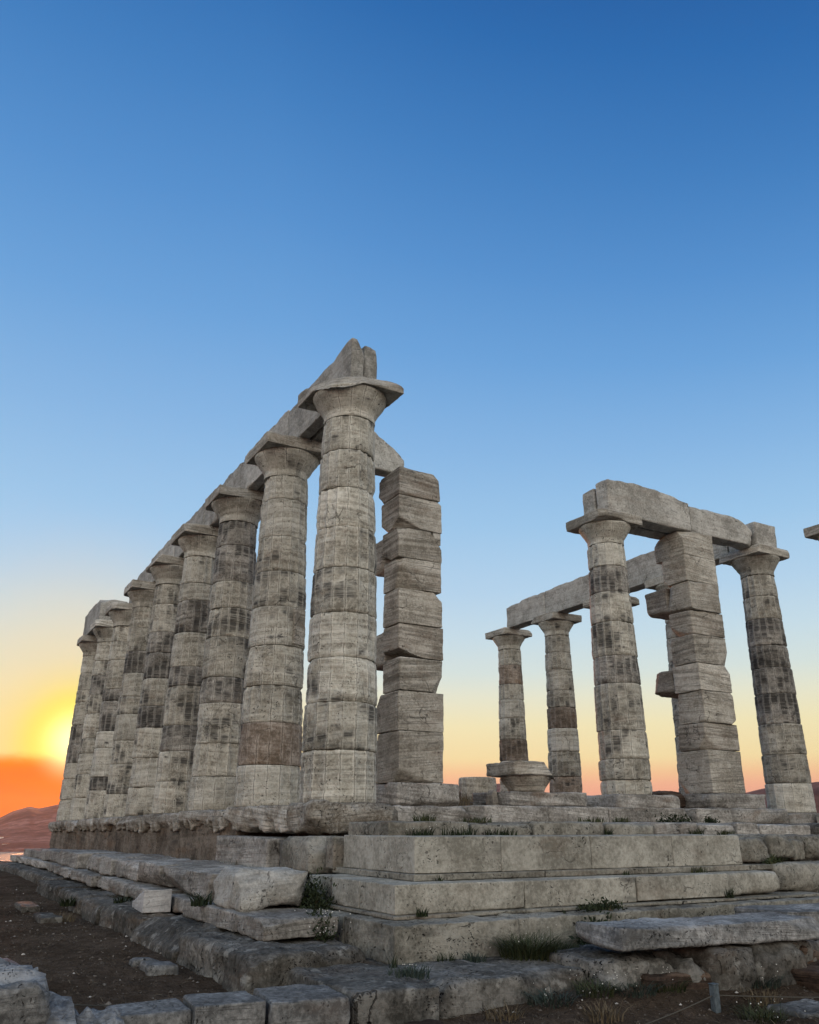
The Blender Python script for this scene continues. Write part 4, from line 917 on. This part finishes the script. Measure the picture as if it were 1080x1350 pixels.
for (u, v, h, lb) in [(-4.9, -1.0, .12, 'dry grass below the front corner block'), (-5.2, -0.4, .14, 'dry grass left of the barrier post'), (-5.25, 1.1, .14, 'dry grass right of the barrier post'), (-4.3, 1.95, .16, 'dry stalks before the brown outcrop'), (-4.4, 2.5, .13, 'dry stalks on the brown outcrop'),
                  (-3.5, -3.75, .14, 'dry stalk tuft by the corner rocks'), (2.2, -2.75, .16, 'grey green sprig on the earth at left')]:
    z = float(ground_z(np.array([u]), np.array([v]))[0])
    tuft(u, v, z, h, 0.13, 110, 'leaf_dry', lb, group='dry grass tufts on the ground', lean=0.8, wid=0.004)
for (u, v, z, lb) in [(1.75, -2.15, -1.2, 'spiky dark plant beside the dark gap left of the white wedge'), (3.3, -2.55, -1.3, 'spiky grey plant on the foundation blocks at left'), (-1.2, -2.02, -1.0, 'small weed at the foot of the grey boulder'), (0.6, -1.95, -1.16, 'dark weed filling the gap above the white wedge')]:
    tuft(u, v, z, 0.17, 0.10, 60, 'leaf_dark', lb, 'weed', 'weed', 'dark weeds along the left flank', lean=0.9, wid=0.012)
tuft(2.0, -0.72, -0.8, 0.14, 0.5, 260, 'leaf_dry', 'dry weeds at the foot of the brown core wall', group=GG)

# pebbles and litter on the earth: beyond counting
rng = np.random.default_rng(11)
def scatter(n, ulo, uhi, vlo, vhi, bias=1.0):
    u = ulo + (uhi-ulo)*rng.random(n)**bias; v = vlo + (vhi-vlo)*rng.random(n); return u, v, ground_z(u, v)
u1_, v1_, _ = scatter(5200, -5.0, 9.0, -5.0, -2.42, 1.35); u2_, v2_, _ = scatter(2600, -6.6, -4.6, -2.0, 3.2)
u_ = np.concatenate((u1_, u2_)); v_ = np.concatenate((v1_, v2_)); z_ = ground_z(u_, v_)
octa = np.array([(1, 0, 0), (-1, 0, 0), (0, 1, 0), (0, -1, 0), (0, 0, 1), (0, 0, -1)], float)
tri = np.array([(0, 2, 4), (2, 1, 4), (1, 3, 4), (3, 0, 4), (2, 0, 5), (1, 2, 5), (3, 1, 5), (0, 3, 5)])
n = len(u_); s_ = 0.004 + 0.016*rng.random(n)**6
V = octa[None]*s_[:, None, None]*rng.uniform(.6, 1.4, (n, 6, 3)); V[:, :, 2] *= 0.7
V = V + np.stack((-u_, v_, z_+s_*0.15), -1)[:, None]
T3 = (tri[None] + (np.arange(n)*6)[:, None, None]).reshape(-1, 3)
tag(link('pebbles', mesh('pebbles', V.reshape(-1, 3), tris=T3, smooth=False), MAT['pebble']), 'small pale pebbles scattered over the dark earth', 'pebbles', kind='stuff')
u1_, v1_, _ = scatter(9000, -5.0, 8.0, -5.0, -2.42, 1.4); u2_, v2_, _ = scatter(5000, -6.6, -4.6, -2.0, 3.2)
u_ = np.concatenate((u1_, u2_)); v_ = np.concatenate((v1_, v2_)); z_ = ground_z(u_, v_); n = len(u_)
a = rng.uniform(0, 2*np.pi, n); L_ = 0.02 + 0.05*rng.random(n)**2; d = np.stack((np.cos(a), np.sin(a), rng.uniform(-.15, .5, n)), -1)*L_[:, None]
sd = np.stack((-np.sin(a), np.cos(a), rng.uniform(-.4, .4, n)), -1)*0.0035
c = np.stack((-u_, v_, z_+0.006), -1)
V = np.stack((c-sd, c+sd, c+d+sd*.4, c+d-sd*.4), 1).reshape(-1, 3)
tag(link('dry_litter', mesh('dry_litter', V, quads=np.arange(4*n).reshape(-1, 4), smooth=False), MAT['litter']), 'dry stalks and litter strewn over the dark earth', 'litter', kind='stuff')

# the evening air: one even volume over the bay
HZ = 7000
V = [(x, y, z) for z in (-77, 185) for x, y in ((-HZ, -HZ), (HZ, -HZ), (HZ, HZ), (-HZ, HZ))]
me = mesh('haze', V, quads=[(3, 2, 1, 0), (4, 5, 6, 7), (0, 1, 5, 4), (1, 2, 6, 5), (2, 3, 7, 6), (3, 0, 4, 7)], smooth=False)
hm = bpy.data.materials.new('haze'); hm.use_nodes = True; hn = NT(hm.node_tree); hn.n.clear()
pv = hn.new('ShaderNodeVolumePrincipled'); pv.inputs['Color'].default_value = (1.0, 0.70, 0.54, 1); pv.inputs['Density'].default_value = 0.36e-4; pv.inputs['Anisotropy'].default_value = 0.6
ho = hn.new('ShaderNodeOutputMaterial'); hn.l.new(pv.outputs[0], ho.inputs['Volume'])
tag(link('haze', me, hm), 'warm evening haze over the bay and far hills', 'haze', kind='stuff')

# houses at the foot of the hill across the bay
rng = random.Random(8)
for k in range(10):
    az = math.radians(rng.uniform(4.9, 7.2)); r = rng.uniform(2480, 2750); wd_, dp, hh = rng.uniform(14, 26), rng.uniform(10, 16), rng.uniform(6, 10)
    hz = -60 + (r-2380)*0.055
    h = empty('house', (10.19 - r*math.cos(az), -4.75 + r*math.sin(az), hz), 'tiny pale house at the foot of the far hill across the bay', 'house', 'tiny houses across the bay')
    X, Q = box_lattice(np.array([-dp/2, dp/2]), np.array([-wd_/2, wd_/2]), np.array([0.0, hh+8]))
    link('wall', mesh('wall', X - np.array([0, 0, 8]), Q, smooth=False), MAT['house_wall'], h)
    V = [(-dp/2-1, -wd_/2-1, hh+.02), (dp/2+1, -wd_/2-1, hh+.02), (dp/2+1, wd_/2+1, hh+.02), (-dp/2-1, wd_/2+1, hh+.02), (0, -wd_/2+2, hh+2.6), (0, wd_/2-2, hh+2.6)]
    link('roof', mesh('roof', V, quads=[(1, 2, 5, 4), (3, 0, 4, 5), (3, 2, 1, 0)], tris=[(0, 1, 4), (2, 3, 5)], smooth=False), MAT['roof_tile'], h)
